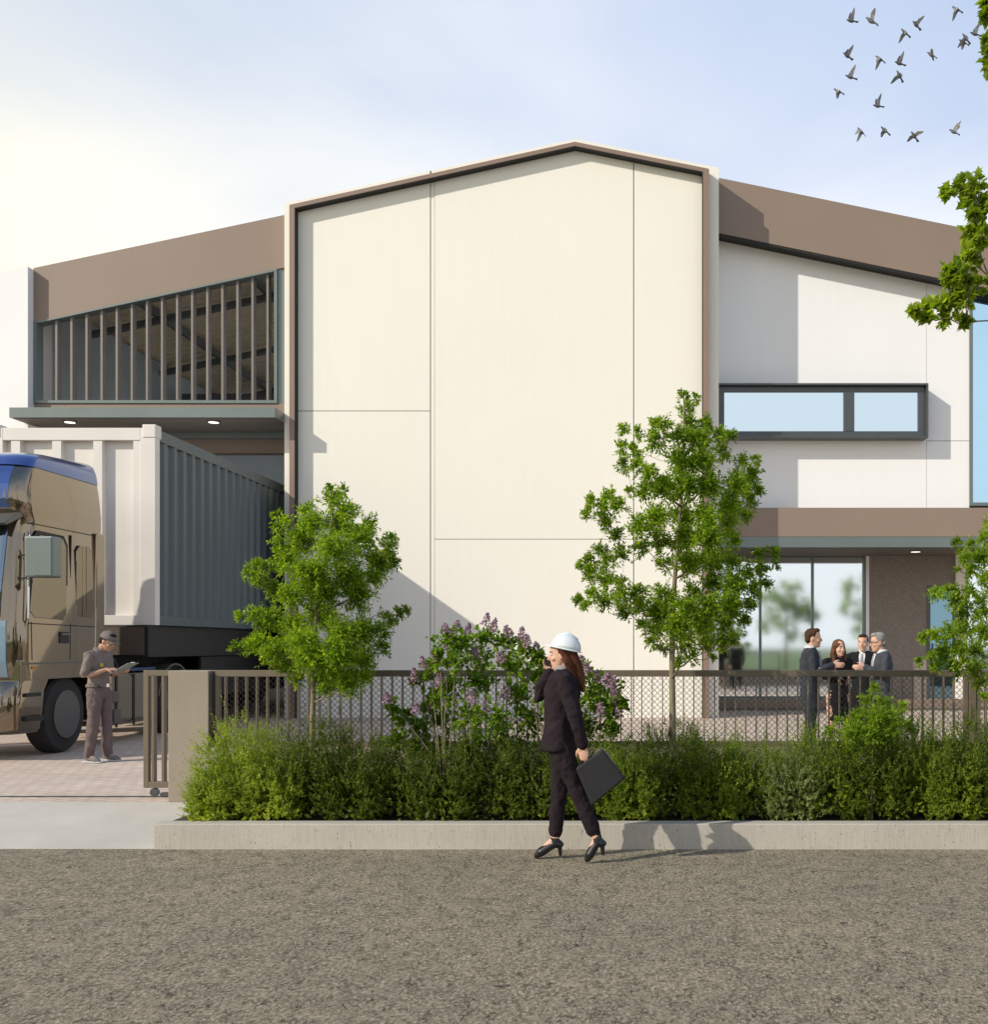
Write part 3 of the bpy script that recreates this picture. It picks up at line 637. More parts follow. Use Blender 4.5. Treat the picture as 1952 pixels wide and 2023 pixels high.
for y_ in (15.75, 14.02): MB().box(TX-.003, TX+.012, y_-.05, y_+.05, 1.56 if y_ > 15 else 1.34, 1.60 if y_ > 15 else 1.38).build('marker_lamp', mat('amber_lens', (.5,.17,.02), .2), T, bevel=.004)
MB().prismx([(13.72,1.40),(15.62,1.40),(15.62,1.425),(13.72,1.425)], TX-.02, TX+.010).build('side_moulding', PAINTB, T)
# mirror, arms, grab rail
mrx = TX+.20
mir = MB().box(mrx-.02, mrx+.34, 13.50, 13.72, 2.52, 3.04).build('mirror', ALU, T, bevel=.02)
MB().box(mrx+.10, mrx+.325, 13.488, 13.50, 2.54, 3.02).build('mirror_shell', ALU, mir, bevel=.004)
am = MB()
for z in (2.62, 2.92): am.tube([(TX-.1,13.86,z-.10),(TX+.02,13.82,z-.09),(mrx-.06,13.68,z),(mrx+.02,13.64,z)], .012, 6)
am.build('mirror_arm', BLACK, T)
MB().tube([(TX+.0,13.86,1.95),(TX+.03,13.84,2.0),(TX+.0,13.92,3.1),(TX-.03,13.95,3.14)], .014, 6).build('grab_rail', CHROME, T)
mir2 = MB().box(TXL-.36, TXL-.02, 13.50, 13.72, 2.3, 3.04).build('mirror', PAINTB, T, bevel=.03)
def wheel(y, xo, side, parent, r=.54, w=.34):
    # xo: outer face x ; side +1 outward to +x
    z = YARD+r; m = MB(); prf = [(0,r*.60),(.02,r*.66),(.03,r*.93),(.07,r*.99),(w-.07,r),(w-.02,r*.93),(w,r*.6)]
    rings = []
    for d, rr in prf: rings.append([(xo-side*d, y+rr*math.cos(2*PI*k/36), z+rr*math.sin(2*PI*k/36)) for k in range(36)])
    t = m.loft(rings).build('wheel', TYRE, parent, smooth=True); t.modifiers.new('e','EDGE_SPLIT').split_angle = math.radians(35)
    rm = MB(); rings = []
    for d, rr in ((-.004,r*.62),(.03,r*.60),(.10,r*.5),(.12,r*.30),(.02,r*.26),(.0,r*.16),(.0,.01)): rings.append([(xo-side*d, y+rr*math.cos(2*PI*k/28), z+rr*math.sin(2*PI*k/28)) for k in range(28)])
    rm.loft(rings)
    for k in range(10):
        a = 2*PI*k/10; rm.tube([(xo-side*.11, y+r*.38*math.cos(a), z+r*.38*math.sin(a)),(xo-side*.085, y+r*.38*math.cos(a), z+r*.38*math.sin(a))], .016, 6)
    rm.build('rim', RIM, t, smooth=False)
for y in (wc, 18.35):
    wheel(y, TX-.06, 1, T); wheel(y, TXL+.06, -1, T)
ch = MB().box(-9.75, -9.60, 14.0, 19.2, .85, 1.15).box(-9.0, -8.95+.1, 14.0, 19.2, .85, 1.15)
for y in (15.2, 17.0, 18.35): ch.box(-9.9, -8.6, y-.06, y+.06, .6, .78)
ch.build('chassis', BLACK, T)
tk = MB().box(TX-.62, TX-.03, 16.02, 17.55, .42, 1.24); tk.build('fuel_tank', PAINT, T, bevel=.09, bseg=4, smooth=False)
MB().box(TX-.60, TX-.05, 15.95, 17.6, 1.245, 1.30).build('tank_top_reflection_sheet', mat('tank_top_reflection', (.03,.06,.16), .2, .5), T, bevel=.01)  # added blue sheet: sky mirrored in the tank top, painted on
st = MB()
for y in (16.25, 16.8, 17.3): st.box(TX-.03, TX-.02, y-.03, y+.03, .40, 1.235)
st.build('tank_strap', BLACK, T)
MB().box(TX-.035, TX-.0, 16.1, 16.3, .78, .95).build('filler_cap', PAINTB, T, bevel=.02)
MB().box(TX-.04, TX-.0, 16.15, 16.35, .46, .68).build('valve_box', PAINTB, T, bevel=.01)
for sx0, sx1 in ((TX-.40, TX-.05),(TXL+.05,TXL+.40)):
    mg = MB(); rr = .66; pts = [(18.35+rr*math.cos(math.radians(a)), YARD+.54+rr*math.sin(math.radians(a))) for a in range(10,171,16)]
    pts2 = [(18.35+(rr-.03)*math.cos(math.radians(a)), YARD+.54+(rr-.03)*math.sin(math.radians(a))) for a in range(170,9,-16)]
    mg.prismx(pts+pts2, sx0, sx1).build('mudguard', PAINTB, T)
# semi-trailer
TR = empty('semi_trailer', (TX-1.3, 22, YARD), 'black flatbed semi-trailer under the shipping container, hitched to the bronze lorry', 'trailer')
zb0 = 1.98
MB().box(-10.75, TX+.04, 17.15, 29.6, 1.46, zb0-.004).build('deck', BLACK, TR, bevel=.01)
MB().box(-9.8, -9.6, 17.3, 29.4, 1.05, 1.455).box(-8.9, -8.7, 17.3, 29.4, 1.05, 1.455).build('beam', BLACK, TR)
MB().box(-10.70, TX-.02, 17.10, 17.145, 1.50, zb0-.03).build('front_bulkhead', mat('dull_brown_steel', (.10,.075,.055), .6, .3), TR)
for x in (-10.3, -8.5): MB().box(x-.07, x+.07, 20.3, 20.45, YARD+.02, 1.455).box(x-.16, x+.16, 20.2, 20.55, YARD, YARD+.04).build('landing_leg', BLACK, TR)
for y in (25.6, 26.9, 28.2):
    wheel(y, TX-.02, 1, TR); wheel(y, TXL-.0, -1, TR)
MB().box(TX-.06, TX-.01, 19.3, 24.6, .72, 1.45).box(TXL+.01, TXL+.06, 19.3, 24.6, .72, 1.45).build('underside_shade', BLACK, TR, bevel=.005)  # added black sheets standing in for shade under the container
# container
CT = mat('container_white_paint', (.70,.655,.60), .45, var=.05, scale=1.2)
CTS = mat('container_shaded_side', (.085,.11,.112), .5, var=.06, scale=1.0)  # the white container's shaded side, shade put into the colour
CD = 17.2; cxr = X(307,CD); cxl = cxr-2.72; czt = 5.17; CL = 12.2
K = empty('shipping_container', ((cxl+cxr)/2, CD, zb0), 'white shipping container with shade painted into its side colour, behind the lorry cab', 'container')
MB().box(cxr-.25, cxr, CD, CD+.16, zb0, czt).build('corner_post', CT, K, bevel=.008)
MB().box(cxl, cxl+.25, CD, CD+.16, zb0, czt).build('corner_post', CT, K, bevel=.008)
MB().box(cxl+.25, cxr-.25, CD+.001, CD+.12, 4.97, czt).build('top_rail', CT, K, bevel=.006)
MB().box(cxl+.25, cxr-.25, CD+.001, CD+.12, zb0, zb0+.16).build('bottom_rail', CT, K, bevel=.006)
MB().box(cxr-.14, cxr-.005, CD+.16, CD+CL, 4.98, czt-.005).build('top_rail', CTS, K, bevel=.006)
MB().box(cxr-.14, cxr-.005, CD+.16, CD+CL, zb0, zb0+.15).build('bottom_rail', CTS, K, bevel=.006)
m = MB(); xs_ = []; q = cxl+.25; pitch = .663; pts = []
while q < cxr-.36:
    pts += [(q,CD+.10),(q+.49,CD+.10),(q+.53,CD+.015),(q+.66,CD+.015)]; q += pitch
pts = [(cxl+.25,CD+.10)]+[p for p in [(cxr-.245-a, y) for a, y in ((0,.04),(.115,.04),(.125,.10))]][::-1][:0]
pts = []; x = cxr-.25; pts.append((x,CD+.015)); pts.append((x-.115,CD+.015)); x -= .12; pts.append((x,CD+.118))
while x > cxl+.9:
    pts.append((x-.49,CD+.118)); pts.append((x-.50,CD+.015)); pts.append((x-.645,CD+.015)); pts.append((x-.655,CD+.118)); x -= .665
pts.append((cxl+.25,CD+.118))
m.prismz(pts+[(cxl+.25,CD+.13),(cxr-.25,CD+.13)], zb0+.16, 4.97).build('front_wall', CT, K)
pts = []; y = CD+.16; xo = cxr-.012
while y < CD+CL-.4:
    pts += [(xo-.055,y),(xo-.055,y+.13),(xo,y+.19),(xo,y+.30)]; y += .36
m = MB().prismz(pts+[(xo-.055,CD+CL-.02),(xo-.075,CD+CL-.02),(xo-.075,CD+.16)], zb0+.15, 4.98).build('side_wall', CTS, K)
MB().box(cxl, cxl+.08, CD+.16, CD+CL, zb0, czt-.01).build('far_side_wall', CT, K)
MB().box(cxl+.08, cxr-.14, CD+.12, CD+CL-.05, czt-.07, czt-.02).build('roof', CT, K)
MB().box(cxl+.08, cxr-.08, CD+CL-.05, CD+CL, zb0, czt-.01).build('rear_door', CT, K)
for x0 in (cxr-.21, cxl-.01):
    MB().box(x0, x0+.22, CD-.012, CD+.2, czt-.16, czt+.055).build('corner_casting', CT, K, bevel=.015)

# ================================================================ PEOPLE
def sk(name, c): 
    m, nt, b = nodes(name); b.inputs['Base Color'].default_value = (*c,1); b.inputs['Roughness'].default_value = .55; b.inputs['Subsurface Weight'].default_value = .08; b.inputs['Subsurface Radius'].default_value = (.02,.008,.004)
    return m
SKIN = sk('skin_light', (.58,.34,.24)); SKIN2 = sk('skin_tan', (.42,.24,.16))
def cloth(name, c, w=.15):
    m = mat(name, tuple(q_*.8 for q_ in c), .9, var=w, scale=9, bmp=.5, bscale=17); m.node_tree.nodes['Principled BSDF'].inputs['Specular IOR Level'].default_value = .15; return m
class Fig:
    """local frame: +x forward, +y left, z up; M maps it to the world"""
    def __init__(s, loc, yaw, scale=1.0):
        s.M = Matrix.Translation(loc) @ Matrix.Rotation(yaw, 4, 'Z') @ Matrix.Scale(scale, 4); s.sc = scale
    def p(s, v): return s.M @ Vector(v)
    def tube(s, mb, pts, rad, seg=12, flat=1.0, side=None, round_=True):
        sd = (s.M.to_3x3() @ Vector(side)).normalized() if side is not None else None
        mb.tube([s.p(p) for p in pts], [r*s.sc for r in rad], seg, flat, sd, round_)
    def rings(s, mb, rr, n=20):    # rr: (center, r_side(y), r_fwd(x)) or with tilt
        out_ = []
        for c, ry, rx in rr:
            out_.append([s.p((c[0]+rx*math.cos(a)*(1 if math.cos(a) > 0 else 1), c[1]+ry*math.sin(a), c[2])) for a in [2*PI*k/n for k in range(n)]])
        mb.loft(out_)
    def ell(s, mb, c, r, rot=None):
        M3 = s.M.to_3x3()
        if rot is not None: M3 = M3 @ rot
        mb.ell(s.p(c), r, 14, 9, M3)
def head(f, mb, hc, pitch=0, turn=0, nose=True):
    """hc: base of skull pivot (chin height point on neck axis)"""
    R = Matrix.Rotation(turn,3,'Z') @ Matrix.Rotation(pitch,3,'Y')
    def q(v): return Vector(hc) + R @ Vector(v)
    prof = [(0.0,.078,.030,.026),(.018,.090,.005,.042),(.045,.092,-.035,.055),(.08,.094,-.062,.066),(.12,.095,-.084,.073),(.155,.096,-.092,.076),(.19,.088,-.090,.074),(.215,.068,-.075,.062),(.23,.035,-.05,.042),(.237,.0,-.02,.015)]
    rs = []
    for z, fx, bx, hw in prof:
        c = (fx+bx)/2; rx = (fx-bx)/2
        rs.append([f.p(q((c+rx*math.cos(a), hw*math.sin(a)*(1-.12*max(0,math.cos(a))), z))) for a in [2*PI*k/20 for k in range(20)]])
    mb.loft(rs)
    mb.tube([f.p(q((.090,0,.135))), f.p(q((.104,0,.110))), f.p(q((.114,0,.088))), f.p(q((.098,0,.078)))], [.008*f.sc,.010*f.sc,.014*f.sc,.010*f.sc], 8, round_=True)
    mb.ell(f.p(q((.091,0,.056))), (.010,.022,.006), 10, 6, f.M.to_3x3() @ R); mb.ell(f.p(q((.089,0,.046))), (.011,.019,.007), 10, 6, f.M.to_3x3() @ R)
    mb.ell(f.p(q((.080,0,.014))), (.016,.022,.013), 10, 6, f.M.to_3x3() @ R)
    mb.ell(f.p(q((.088,.0,.143))), (.010,.050,.008), 10, 6, f.M.to_3x3() @ R)
    for s in (-1,1):
        mb.ell(f.p(q((0.0,s*.074,.108))), (.019,.008,.031), 10, 7, f.M.to_3x3() @ R)
        mb.ell(f.p(q((.070,s*.040,.085))), (.022,.020,.018), 10, 6, f.M.to_3x3() @ R)
    return q, R
def face_bits(f, q, R, body, brow=None, irisc=None):
    e = MB(); i = MB(); b = MB()
    for s in (-1,1):
        e.ell(f.p(q((.083,s*.031,.121))), (.010,.013,.008), 10, 6, f.M.to_3x3() @ R)
        i.ell(f.p(q((.0905,s*.031,.121))), (.004,.006,.006), 8, 6, f.M.to_3x3() @ R)
        b.tube([f.p(q((.094,s*.016,.140))), f.p(q((.093,s*.032,.145))), f.p(q((.084,s*.050,.140)))], [.003*f.sc,.004*f.sc,.003*f.sc], 6, round_=True)
    eo = e.build('eyes', bpy.data.materials.get('eye_white') or mat('eye_white', (.7,.68,.65), .2, var=.02), body, smooth=True)
    i.build('iris', bpy.data.materials.get('eye_dark') or mat('eye_dark', (.03,.02,.015), .2, var=.02), eo, smooth=True)
    b.build('eyebrows', brow, body, smooth=True)
    l = MB(); l.ell(f.p(q((.0955,0,.0555))), (.007,.020,.004), 10, 6, f.M.to_3x3() @ R); l.ell(f.p(q((.0945,0,.046))), (.007,.017,.005), 10, 6, f.M.to_3x3() @ R)
    l.build('lips', bpy.data.materials.get('lips') or mat('lips', (.45,.17,.14), .4, var=.05), body, smooth=True)
def hand(f, mb, w, d, n, curl=.5, thumb=1, spread=.0, tcurl=.4, pinch=False):
    """w wrist, d direction of the hand, n palm normal (towards which fingers curl), thumb=+1/-1 side"""
    w = Vector(w); d = Vector(d).normalized(); n = Vector(n); n = (n-d*n.dot(d)).normalized(); sd = d.cross(n)*thumb
    M3 = Matrix((sd, n, d)).transposed()
    pc = w + d*.05
    f.tube(mb, [w-d*.01, w+d*.02, w+d*.055, w+d*.085], [.026,.033,.040,.039], 14, .38, sd)
    for k, (o, ln) in enumerate(((.029,.070),(.0100,.080),(-.0100,.075),(-.029,.058))):
        b0 = w + d*.080 + sd*o; dd = (d + sd*o*spread*8).normalized(); pts = [b0]; a = 0
        for j, s in enumerate((.42,.32,.26)):
            a += curl*(.75 if j == 0 else 1.0)*(1.0 if not (pinch and k < 1) else .8)
            dr = dd*math.cos(a)+n*math.sin(a); pts.append(pts[-1]+dr*ln*s)
        f.tube(mb, pts, [.0095,.0088,.0080,.0066], 9)
    b0 = w + d*.022 + sd*.026; a = tcurl
    d1 = (sd*.75 + d*.65 + n*.25).normalized(); d2 = (sd*.25 + d*.85 + n*(.2+a)).normalized(); d3 = (d*.8 - sd*.1 + n*(.3+a)).normalized()
    f.tube(mb, [b0-d1*.01, b0+d1*.032, b0+d1*.032+d2*.03, b0+d1*.032+d2*.03+d3*.024], [.016,.0125,.0105,.0085], 9)
def limb(f, mb, pts, rad, seg=14, flat=1.0, side=None): f.tube(mb, pts, rad, seg, flat, side)
def mid(a, b, t): return tuple(a[i]+(b[i]-a[i])*t for i in range(3))
def person(f, name_label, J, skin, hair, tor_x=lambda z: 0.0, female=False, voxel=.0065, headargs=(0,0), origin=None, extra=None, hands=(None,None)):
    """J: dict of joints; builds body (skin) with everything under one surface"""
    root = empty('person', f.p((0,0,0)) if origin is None else origin, name_label, 'person')
    mb = MB(); w = .90 if female else 1.0
    T_ = tor_x
    f.rings(mb, [((T_(.86),0,.86),.10,.07),((T_(.90),0,.90),.150,.095),((T_(.98),0,.98),.150,.098),((T_(1.08),0,1.08),.128*w,.085),((T_(1.2),0,1.2),.145*w,.098),((T_(1.32),0,1.32),.165*w,.105),((T_(1.40),0,1.40),.165*w,.088),((T_(1.445),0,1.445),.11,.065),((T_(1.46),0,1.46),.06,.05)])
    nb = (T_(1.43),0,1.43); hc = J['head']
    f.tube(mb, [nb, mid(nb,hc,.5), (hc[0]-.005,hc[1],hc[2]+.05)], [.062,.052,.052], 14)
    q, R = head(f, mb, hc, *headargs)
    for s in ('l','r'):
        sh, el, wr = J['sh'+s], J['el'+s], J['wr'+s]
        limb(f, mb, [mid(sh,nb,.25), sh, mid(sh,el,.35), el, mid(el,wr,.3), wr], [.045*w,.050*w,.046*w,.036*w,.038*w,.025*w])
        hp, kn, an = J['hp'+s], J['kn'+s], J['an'+s]
        limb(f, mb, [hp, mid(hp,kn,.3), kn, mid(kn,an,.35), an], [.085,.078,.052,.052,.034])
        to = J['to'+s]; limb(f, mb, [an, mid(an,to,.5), to], [.034,.030,.022])
        h = J.get('hand'+s)
        if h: hand(f, mb, wr, *h['a'], **h.get('k', {}))
    body = remesh(mb, 'body', skin, root, voxel)
    face_bits(f, q, R, body, brow=hair)
    return root, body, q, R
def shoe(f, an, to, matl, root, heel=0, sole=None, w=.043):
    an = Vector(an); to = Vector(to); d = (to-an); dh = Vector((d.x,d.y,0)).normalized()
    m = MB(); side = Vector((0,0,1)).cross(dh)
    back = an - dh*.045; zt = an.z; 
    c = [(back+Vector((0,0,-.035)),.028),(an+Vector((0,0,-.03)),.040),(an.lerp(to,.45)+Vector((0,0,-.012)),.041),(an.lerp(to,.8)+Vector((0,0,-.002)),.044),(to,.032)]
    f.tube(m, [p for p,_ in c], [r for _,r in c], 14, .85, side)
    f.tube(m, [an+Vector((0,0,-.03)), an+Vector((0,0,.015))], [.040,.036], 12)
    return m, back, dh, side
def trousers(f, J, mt, root, T_, waist=1.0, r=1.0, voxel=.008, name='trousers', cuff=.052, knee=.068, short=None):
    m = MB()
    f.rings(m, [((T_(.84),0,.84),.13,.09),((T_(.88),0,.88),.172*r,.115),((T_(.94),0,.94),.168*r,.115),((T_(waist),0,waist),.152*r,.104)])
    for s in 'lr':
        hp, kn, an = J['hp'+s], J['kn'+s], J['an'+s]; e = mid(kn, an, .96 if short is None else short)
        limb(f, m, [(hp[0],hp[1],hp[2]-.0), mid(hp,kn,.35), mid(hp,kn,.85), mid(kn,an,.2), mid(kn,an,.6), e], [.100*r,.092*r,knee+.004,knee,cuff+.006,cuff])
    return remesh(m, name, mt, root, voxel, 3)
def jacket(f, J, mt, root, T_, hem=.82, sleeve=.97, r=1.0, voxel=.008, name='jacket', shirt=False, open_=True, female=False):
    m = MB(); w = .93 if female else 1.0
    rr = [((T_(hem),0,hem),.178*r,.125*r),((T_(hem+.03),0,hem+.03),.180*r,.126*r),((T_(.98),0,.98),.168*r*w,.118*r),((T_(1.08),0,1.08),.155*r*w,.112*r),((T_(1.2),0,1.2),.168*r*w,.122*r),((T_(1.32),0,1.32),.188*r*w,.126*r),((T_(1.40),0,1.40),.190*r*w,.105*r),((T_(1.445),0,1.445),.135*r,.082*r),((T_(1.475),0,1.475),.075,.066)]
    f.rings(m, rr)
    for s in 'lr':
        sh, el, wr = J['sh'+s], J['el'+s], J['wr'+s]
        if sleeve > .5: limb(f, m, [mid(sh,(T_(1.42),0,1.42),.3), sh, mid(sh,el,.4), el, mid(el,wr,.4), mid(el,wr,sleeve)], [.055*r,.066*r,.060*r,.052*r,.050*r,.040*r])
        else: limb(f, m, [mid(sh,(T_(1.42),0,1.42),.3), sh, mid(sh,el,.45), mid(sh,el,.82)], [.055*r,.064*r,.062*r,.064*r])
    return remesh(m, name, mt, root, voxel, 3)
def hairshape(f, q, R, mt, root, kind):
    m = MB(); M3 = f.M.to_3x3() @ R
    if kind == 'short':
        m.ell(f.p(q((-.012,0,.160))), (.092,.082,.088), 16, 10, M3); m.ell(f.p(q((-.050,0,.105))), (.050,.070,.062), 14, 8, M3)
        m.ell(f.p(q((.045,0,.213))), (.048,.060,.030), 12, 8, M3)
    if kind == 'longback':
        m.ell(f.p(q((-.020,0,.150))), (.094,.084,.095), 16, 10, M3)
        m.tube([f.p(q((-.06,0,.14))), f.p(q((-.095,0,.02))), f.p(q((-.115,0,-.09))), f.p(q((-.125,0,-.17)))], [.070*f.sc,.070*f.sc,.055*f.sc,.025*f.sc], 14, .62, M3 @ Vector((0,1,0)), True)
        for s in (-1,1): m.tube([f.p(q((.0,s*.068,.16))), f.p(q((-.035,s*.080,.05))), f.p(q((-.07,s*.075,-.06)))], [.028*f.sc,.030*f.sc,.02*f.sc], 10, .8, None, True)
    if kind == 'long':
        m.ell(f.p(q((-.012,0,.155))), (.100,.090,.095), 16, 10, M3)
        m.tube([f.p(q((-.06,0,.14))), f.p(q((-.085,0,.02))), f.p(q((-.085,0,-.12))), f.p(q((-.07,0,-.20)))], [.08*f.sc,.088*f.sc,.08*f.sc,.045*f.sc], 14, .62, M3 @ Vector((0,1,0)), True)
        for s in (-1,1): m.tube([f.p(q((-.0,s*.07,.16))), f.p(q((.01,s*.085,.03))), f.p(q((.03,s*.085,-.10))), f.p(q((.05,s*.07,-.20)))], [.03*f.sc,.036*f.sc,.036*f.sc,.02*f.sc], 10, .8, None, True)
    o = remesh(m, 'hair', mt, root, .006, 1)
    return o
def lapels(f, T_, mt, root, tiec, shirtc, tie=True, z0=1.02, xf=.126):
    m = MB()
    def fp(y, z, o): return f.p((T_(z)+xf*(.93 if z < 1.2 else 1.0)*math.sqrt(max(0,1-(y/.19)**2))*(1.0 if z < 1.36 else 1-(z-1.36)*3.2)+o, y, z))
    v = [fp(-.05,1.43,.012), fp(.05,1.43,.012), fp(.0,1.10,.010)]; v2 = [f.p((T_(1.3)+.05,-.05,1.43)), f.p((T_(1.3)+.05,.05,1.43)), f.p((T_(1.1)+.05,0,1.10))]
    m.add(v+v2, [(0,1,2),(5,4,3),(0,3,4,1),(1,4,5,2),(2,5,3,0)])
    # shirt front follows the chest in rows
    m = MB(); rows = [(1.445,.040),(1.40,.046),(1.34,.038),(1.28,.030),(1.20,.018),(1.12,.004)]
    vs = []; 
    for z, hw in rows: vs += [fp(-hw,z,.007), fp(0,z,.011), fp(hw,z,.007), f.p((T_(z)+.05,0,z))]
    fs = []
    for k in range(len(rows)-1):
        b = k*4
        for i in range(4): fs.append((b+i, b+(i+1)%4, b+4+(i+1)%4, b+4+i))
    m.add(vs, fs+[(3,2,1,0),(20,21,22,23)]).build('shirt_front', shirtc, root, smooth=False)
    if tie:
        t = MB(); rows = [(1.435,.016),(1.415,.014),(1.34,.022),(1.20,.024),(1.12,.010)]
        vs = []
        for z, hw in rows: vs += [fp(-hw,z,.014), fp(0,z,.021), fp(hw,z,.014), f.p((T_(z)+.06,0,z))]
        fs = []
        for k in range(len(rows)-1):
            b = k*4
            for i in range(4): fs.append((b+i, b+(i+1)%4, b+4+(i+1)%4, b+4+i))
        t.add(vs, fs+[(3,2,1,0),(16,17,18,19)]).build('tie', tiec, root)
def collar(f, T_, mt, root, c=None, r=.062):
    m = MB(); z = 1.455; n = 18; rs = []
    for (zz, rr, o) in ((1.44,r+.012,0),(1.50,r+.002,0),(1.50,r-.004,0),(1.445,r-.0,0)): rs.append([f.p((T_(1.45)+rr*math.cos(a)+.004, rr*math.sin(a), zz)) for a in [2*PI*k/n for k in range(n)]])
    return m.loft(rs, cap=False).build('collar', mt, root, smooth=True)

HAIRB = cloth('brown_hair', (.075,.040,.022), .4); HAIRA = cloth('auburn_hair', (.10,.035,.018), .5); HAIRG = cloth('grey_hair', (.28,.26,.24), .3); HAIRD = cloth('dark_hair', (.03,.02,.015), .3)
SHIRTW = cloth('white_shirt', (.72,.72,.72), .04); SUITG = cloth('charcoal_suit', (.048,.052,.062)); SUITB = cloth('black_suit', (.016,.016,.018)); SUITN = cloth('grey_blue_suit', (.070,.074,.090))
TIE = cloth('silver_tie', (.35,.35,.38)); SHOEB = mat('black_leather', (.012,.012,.014), .3, var=.1)
# ---------------- the walking woman, facing -x
WD = 8.15
def wj(px, py, dy=0): return (-(px-1112)*WD/F, dy, Z(py,WD))     # local: forward = screen left ; dy>0 = her left (towards the viewer's... see yaw)
f = Fig((X(1112,WD), WD, 0), PI)
# yaw 180: local +y -> world -y (towards the camera)
J = dict(head=(-.012,0,1.470), shl=(-.015,.165,1.385), ell=(-.11,.23,1.13), wrl=(-.165,.20,.90), shr=(.02,-.165,1.385), elr=(.225,-.14,1.255), wrr=(.105,-.105,1.445),
         hpl=(.015,.085,.90), knl=wj(1140,1553,.09), anl=wj(1181,1652,.09), tol=wj(1163,1690,.09),
         hpr=(.015,-.085,.90), knr=wj(1104,1555,-.08), anr=wj(1094,1662,-.08), tor=wj(1060,1692,-.08))
J['handl'] = dict(a=((-.15,0,-1),(0,-1,0)), k=dict(curl=1.25, thumb=-1))
J['handr'] = dict(a=((-.15,.0,.95),(0.2,.9,0)), k=dict(curl=.62, thumb=-1))
Tw = lambda z: .03-.07*(z-.9)
J = {k: v for k, v in J.items()}
wom, wb_, q, R = person(f, 'woman in a dark trouser suit and white hard hat striding along the road edge', J, SKIN, HAIRA, Tw, True, .006, (.10, 0))
SW = cloth('plum_black_suit', (.024,.016,.020)); 
jk = jacket(f, J, SW, wom, Tw, hem=.85, r=1.10, female=True)
tr_ = trousers(f, J, SW, wom, Tw, r=1.0, cuff=.052, knee=.064, short=.86)
hr = hairshape(f, q, R, HAIRA, wom, 'longback')
collar(f, Tw, cloth('grey_blouse', (.35,.33,.32)), wom)
for s in 'lr':
    an, to = Vector(J['an'+s]), Vector(J['to'+s]); m, back, dh, sd = shoe(f, an, to, SHOEB, wom)
    zt = .0
    f.tube(m, [an+Vector((-.035,0,-.02)), Vector((an.x-.045,an.y,max(.03, an.z-.115)))], [.022,.014], 8)
    f.tube(m, [an.lerp(to,.5)+Vector((0,0,-.03)), to+Vector((.01,0,-.018))], [.020,.016], 8, .6, sd)
    remesh(m, 'shoe', SHOEB, wom, .005, 2)
# hard hat
HS = .92
hm = MB(); M3 = f.M.to_3x3() @ R
RH = Matrix.Rotation(-.32,3,'Y'); q_old = q
q = lambda v: q_old(RH @ (Vector(v)-Vector((0,0,.13)))*HS+Vector((-.012,0,.13)))
rs = []
for t in [k/8*PI/2 for k in range(9)]:
    rs.append([f.p(q((-.005+.128*max(.05,math.cos(t))*math.cos(a), .108*max(.05,math.cos(t))*math.sin(a), .165+.118*math.sin(t)))) for a in [2*PI*k/24 for k in range(24)]])
hm.loft(rs)
rs = []
for (k1, zz) in ((1.0,.165),(1.10,.158),(1.10,.152),(.98,.150)):
    rs.append([f.p(q((-.005+.128*k1*math.cos(a)+(.035*(k1-.98)*8.3 if math.cos(a) > 0 else 0)*max(0,math.cos(a)), .108*k1*math.sin(a), zz))) for a in [2*PI*k/24 for k in range(24)]])
hm.loft(rs)
hm.tube([f.p(q((.09,0,.245))), f.p(q((.0,0,.292))), f.p(q((-.09,0,.25)))], [.010,.013,.010], 8)
HH = empty('hard_hat', f.p(q((0,0,.165))), 'white hard hat worn by the walking woman', 'helmet')
hm.build('shell', mat('white_plastic', (.66,.70,.70), .3, var=.02, coat=.3), HH, smooth=True)
q = q_old
ph = MB(); hx = Vector(J['wrr'])
PHN = empty('mobile_phone', f.p((.12,-.105,1.57)), 'dark mobile phone held at the walking woman\'s ear', 'phone')
pa, pb = Vector((.14,-.072,1.515)), Vector((.01,-.100,1.585)); pd = (pb-pa).normalized(); pn = Vector((.2,-1,.1)); pn = (pn-pd*pn.dot(pd)).normalized(); ps = pd.cross(pn)
def obox(fg, mb, c, ax, ay, az): 
    vs = [fg.p(Vector(c)+ax*i+ay*j+az*k) for k in (-1,1) for j in (-1,1) for i in (-1,1)]
    mb.add(vs, [(0,2,3,1),(4,5,7,6),(0,1,5,4),(1,3,7,5),(3,2,6,7),(2,0,4,6)])
m = MB(); obox(f, m, (pa+pb)/2, pd*.075, ps*.036, pn*.005); m.build('case', mat('phone_black', (.02,.02,.025), .2), PHN, bevel=.004)
m = MB(); obox(f, m, (pa+pb)/2-pn*.0062, pd*.069, ps*.032, pn*.0008); m.build('screen', mat('phone_glass', (.03,.04,.05), .05), PHN)
# briefcase, swinging
bc = [(X(a,WD), Z(b,WD)) for a, b in ((1193,1474),(1236,1530),(1172,1583),(1141,1511))]
hw_ = f.p(Vector(J['wrl'])+Vector((-.03,0,-.085)))
BR = empty('briefcase', (hw_.x, hw_.y, hw_.z), 'black flat briefcase swinging from the walking woman\'s hand', 'briefcase')
ybc = hw_.y
bo = MB().prism(bc, ybc-.04, ybc+.04).build('case', mat('black_bag_leather', (.010,.009,.011), .75, var=.2, scale=20, bmp=.15), BR, bevel=.014, bseg=3)
MB().prism([(bc[0][0]*.98+bc[2][0]*.02+.004, bc[0][1]+.004),(bc[1][0]+.002,bc[1][1]),(bc[1][0]-.006,bc[1][1]+.0),(bc[0][0]-.006,bc[0][1])], ybc-.042, ybc+.042).build('edge_trim', SHOEB, BR)
p3, p0_ = Vector((bc[3][0],ybc,bc[3][1])), Vector((bc[0][0],ybc,bc[0][1])); e1 = p3.lerp(p0_,.12); e2 = p3.lerp(p0_,.62)
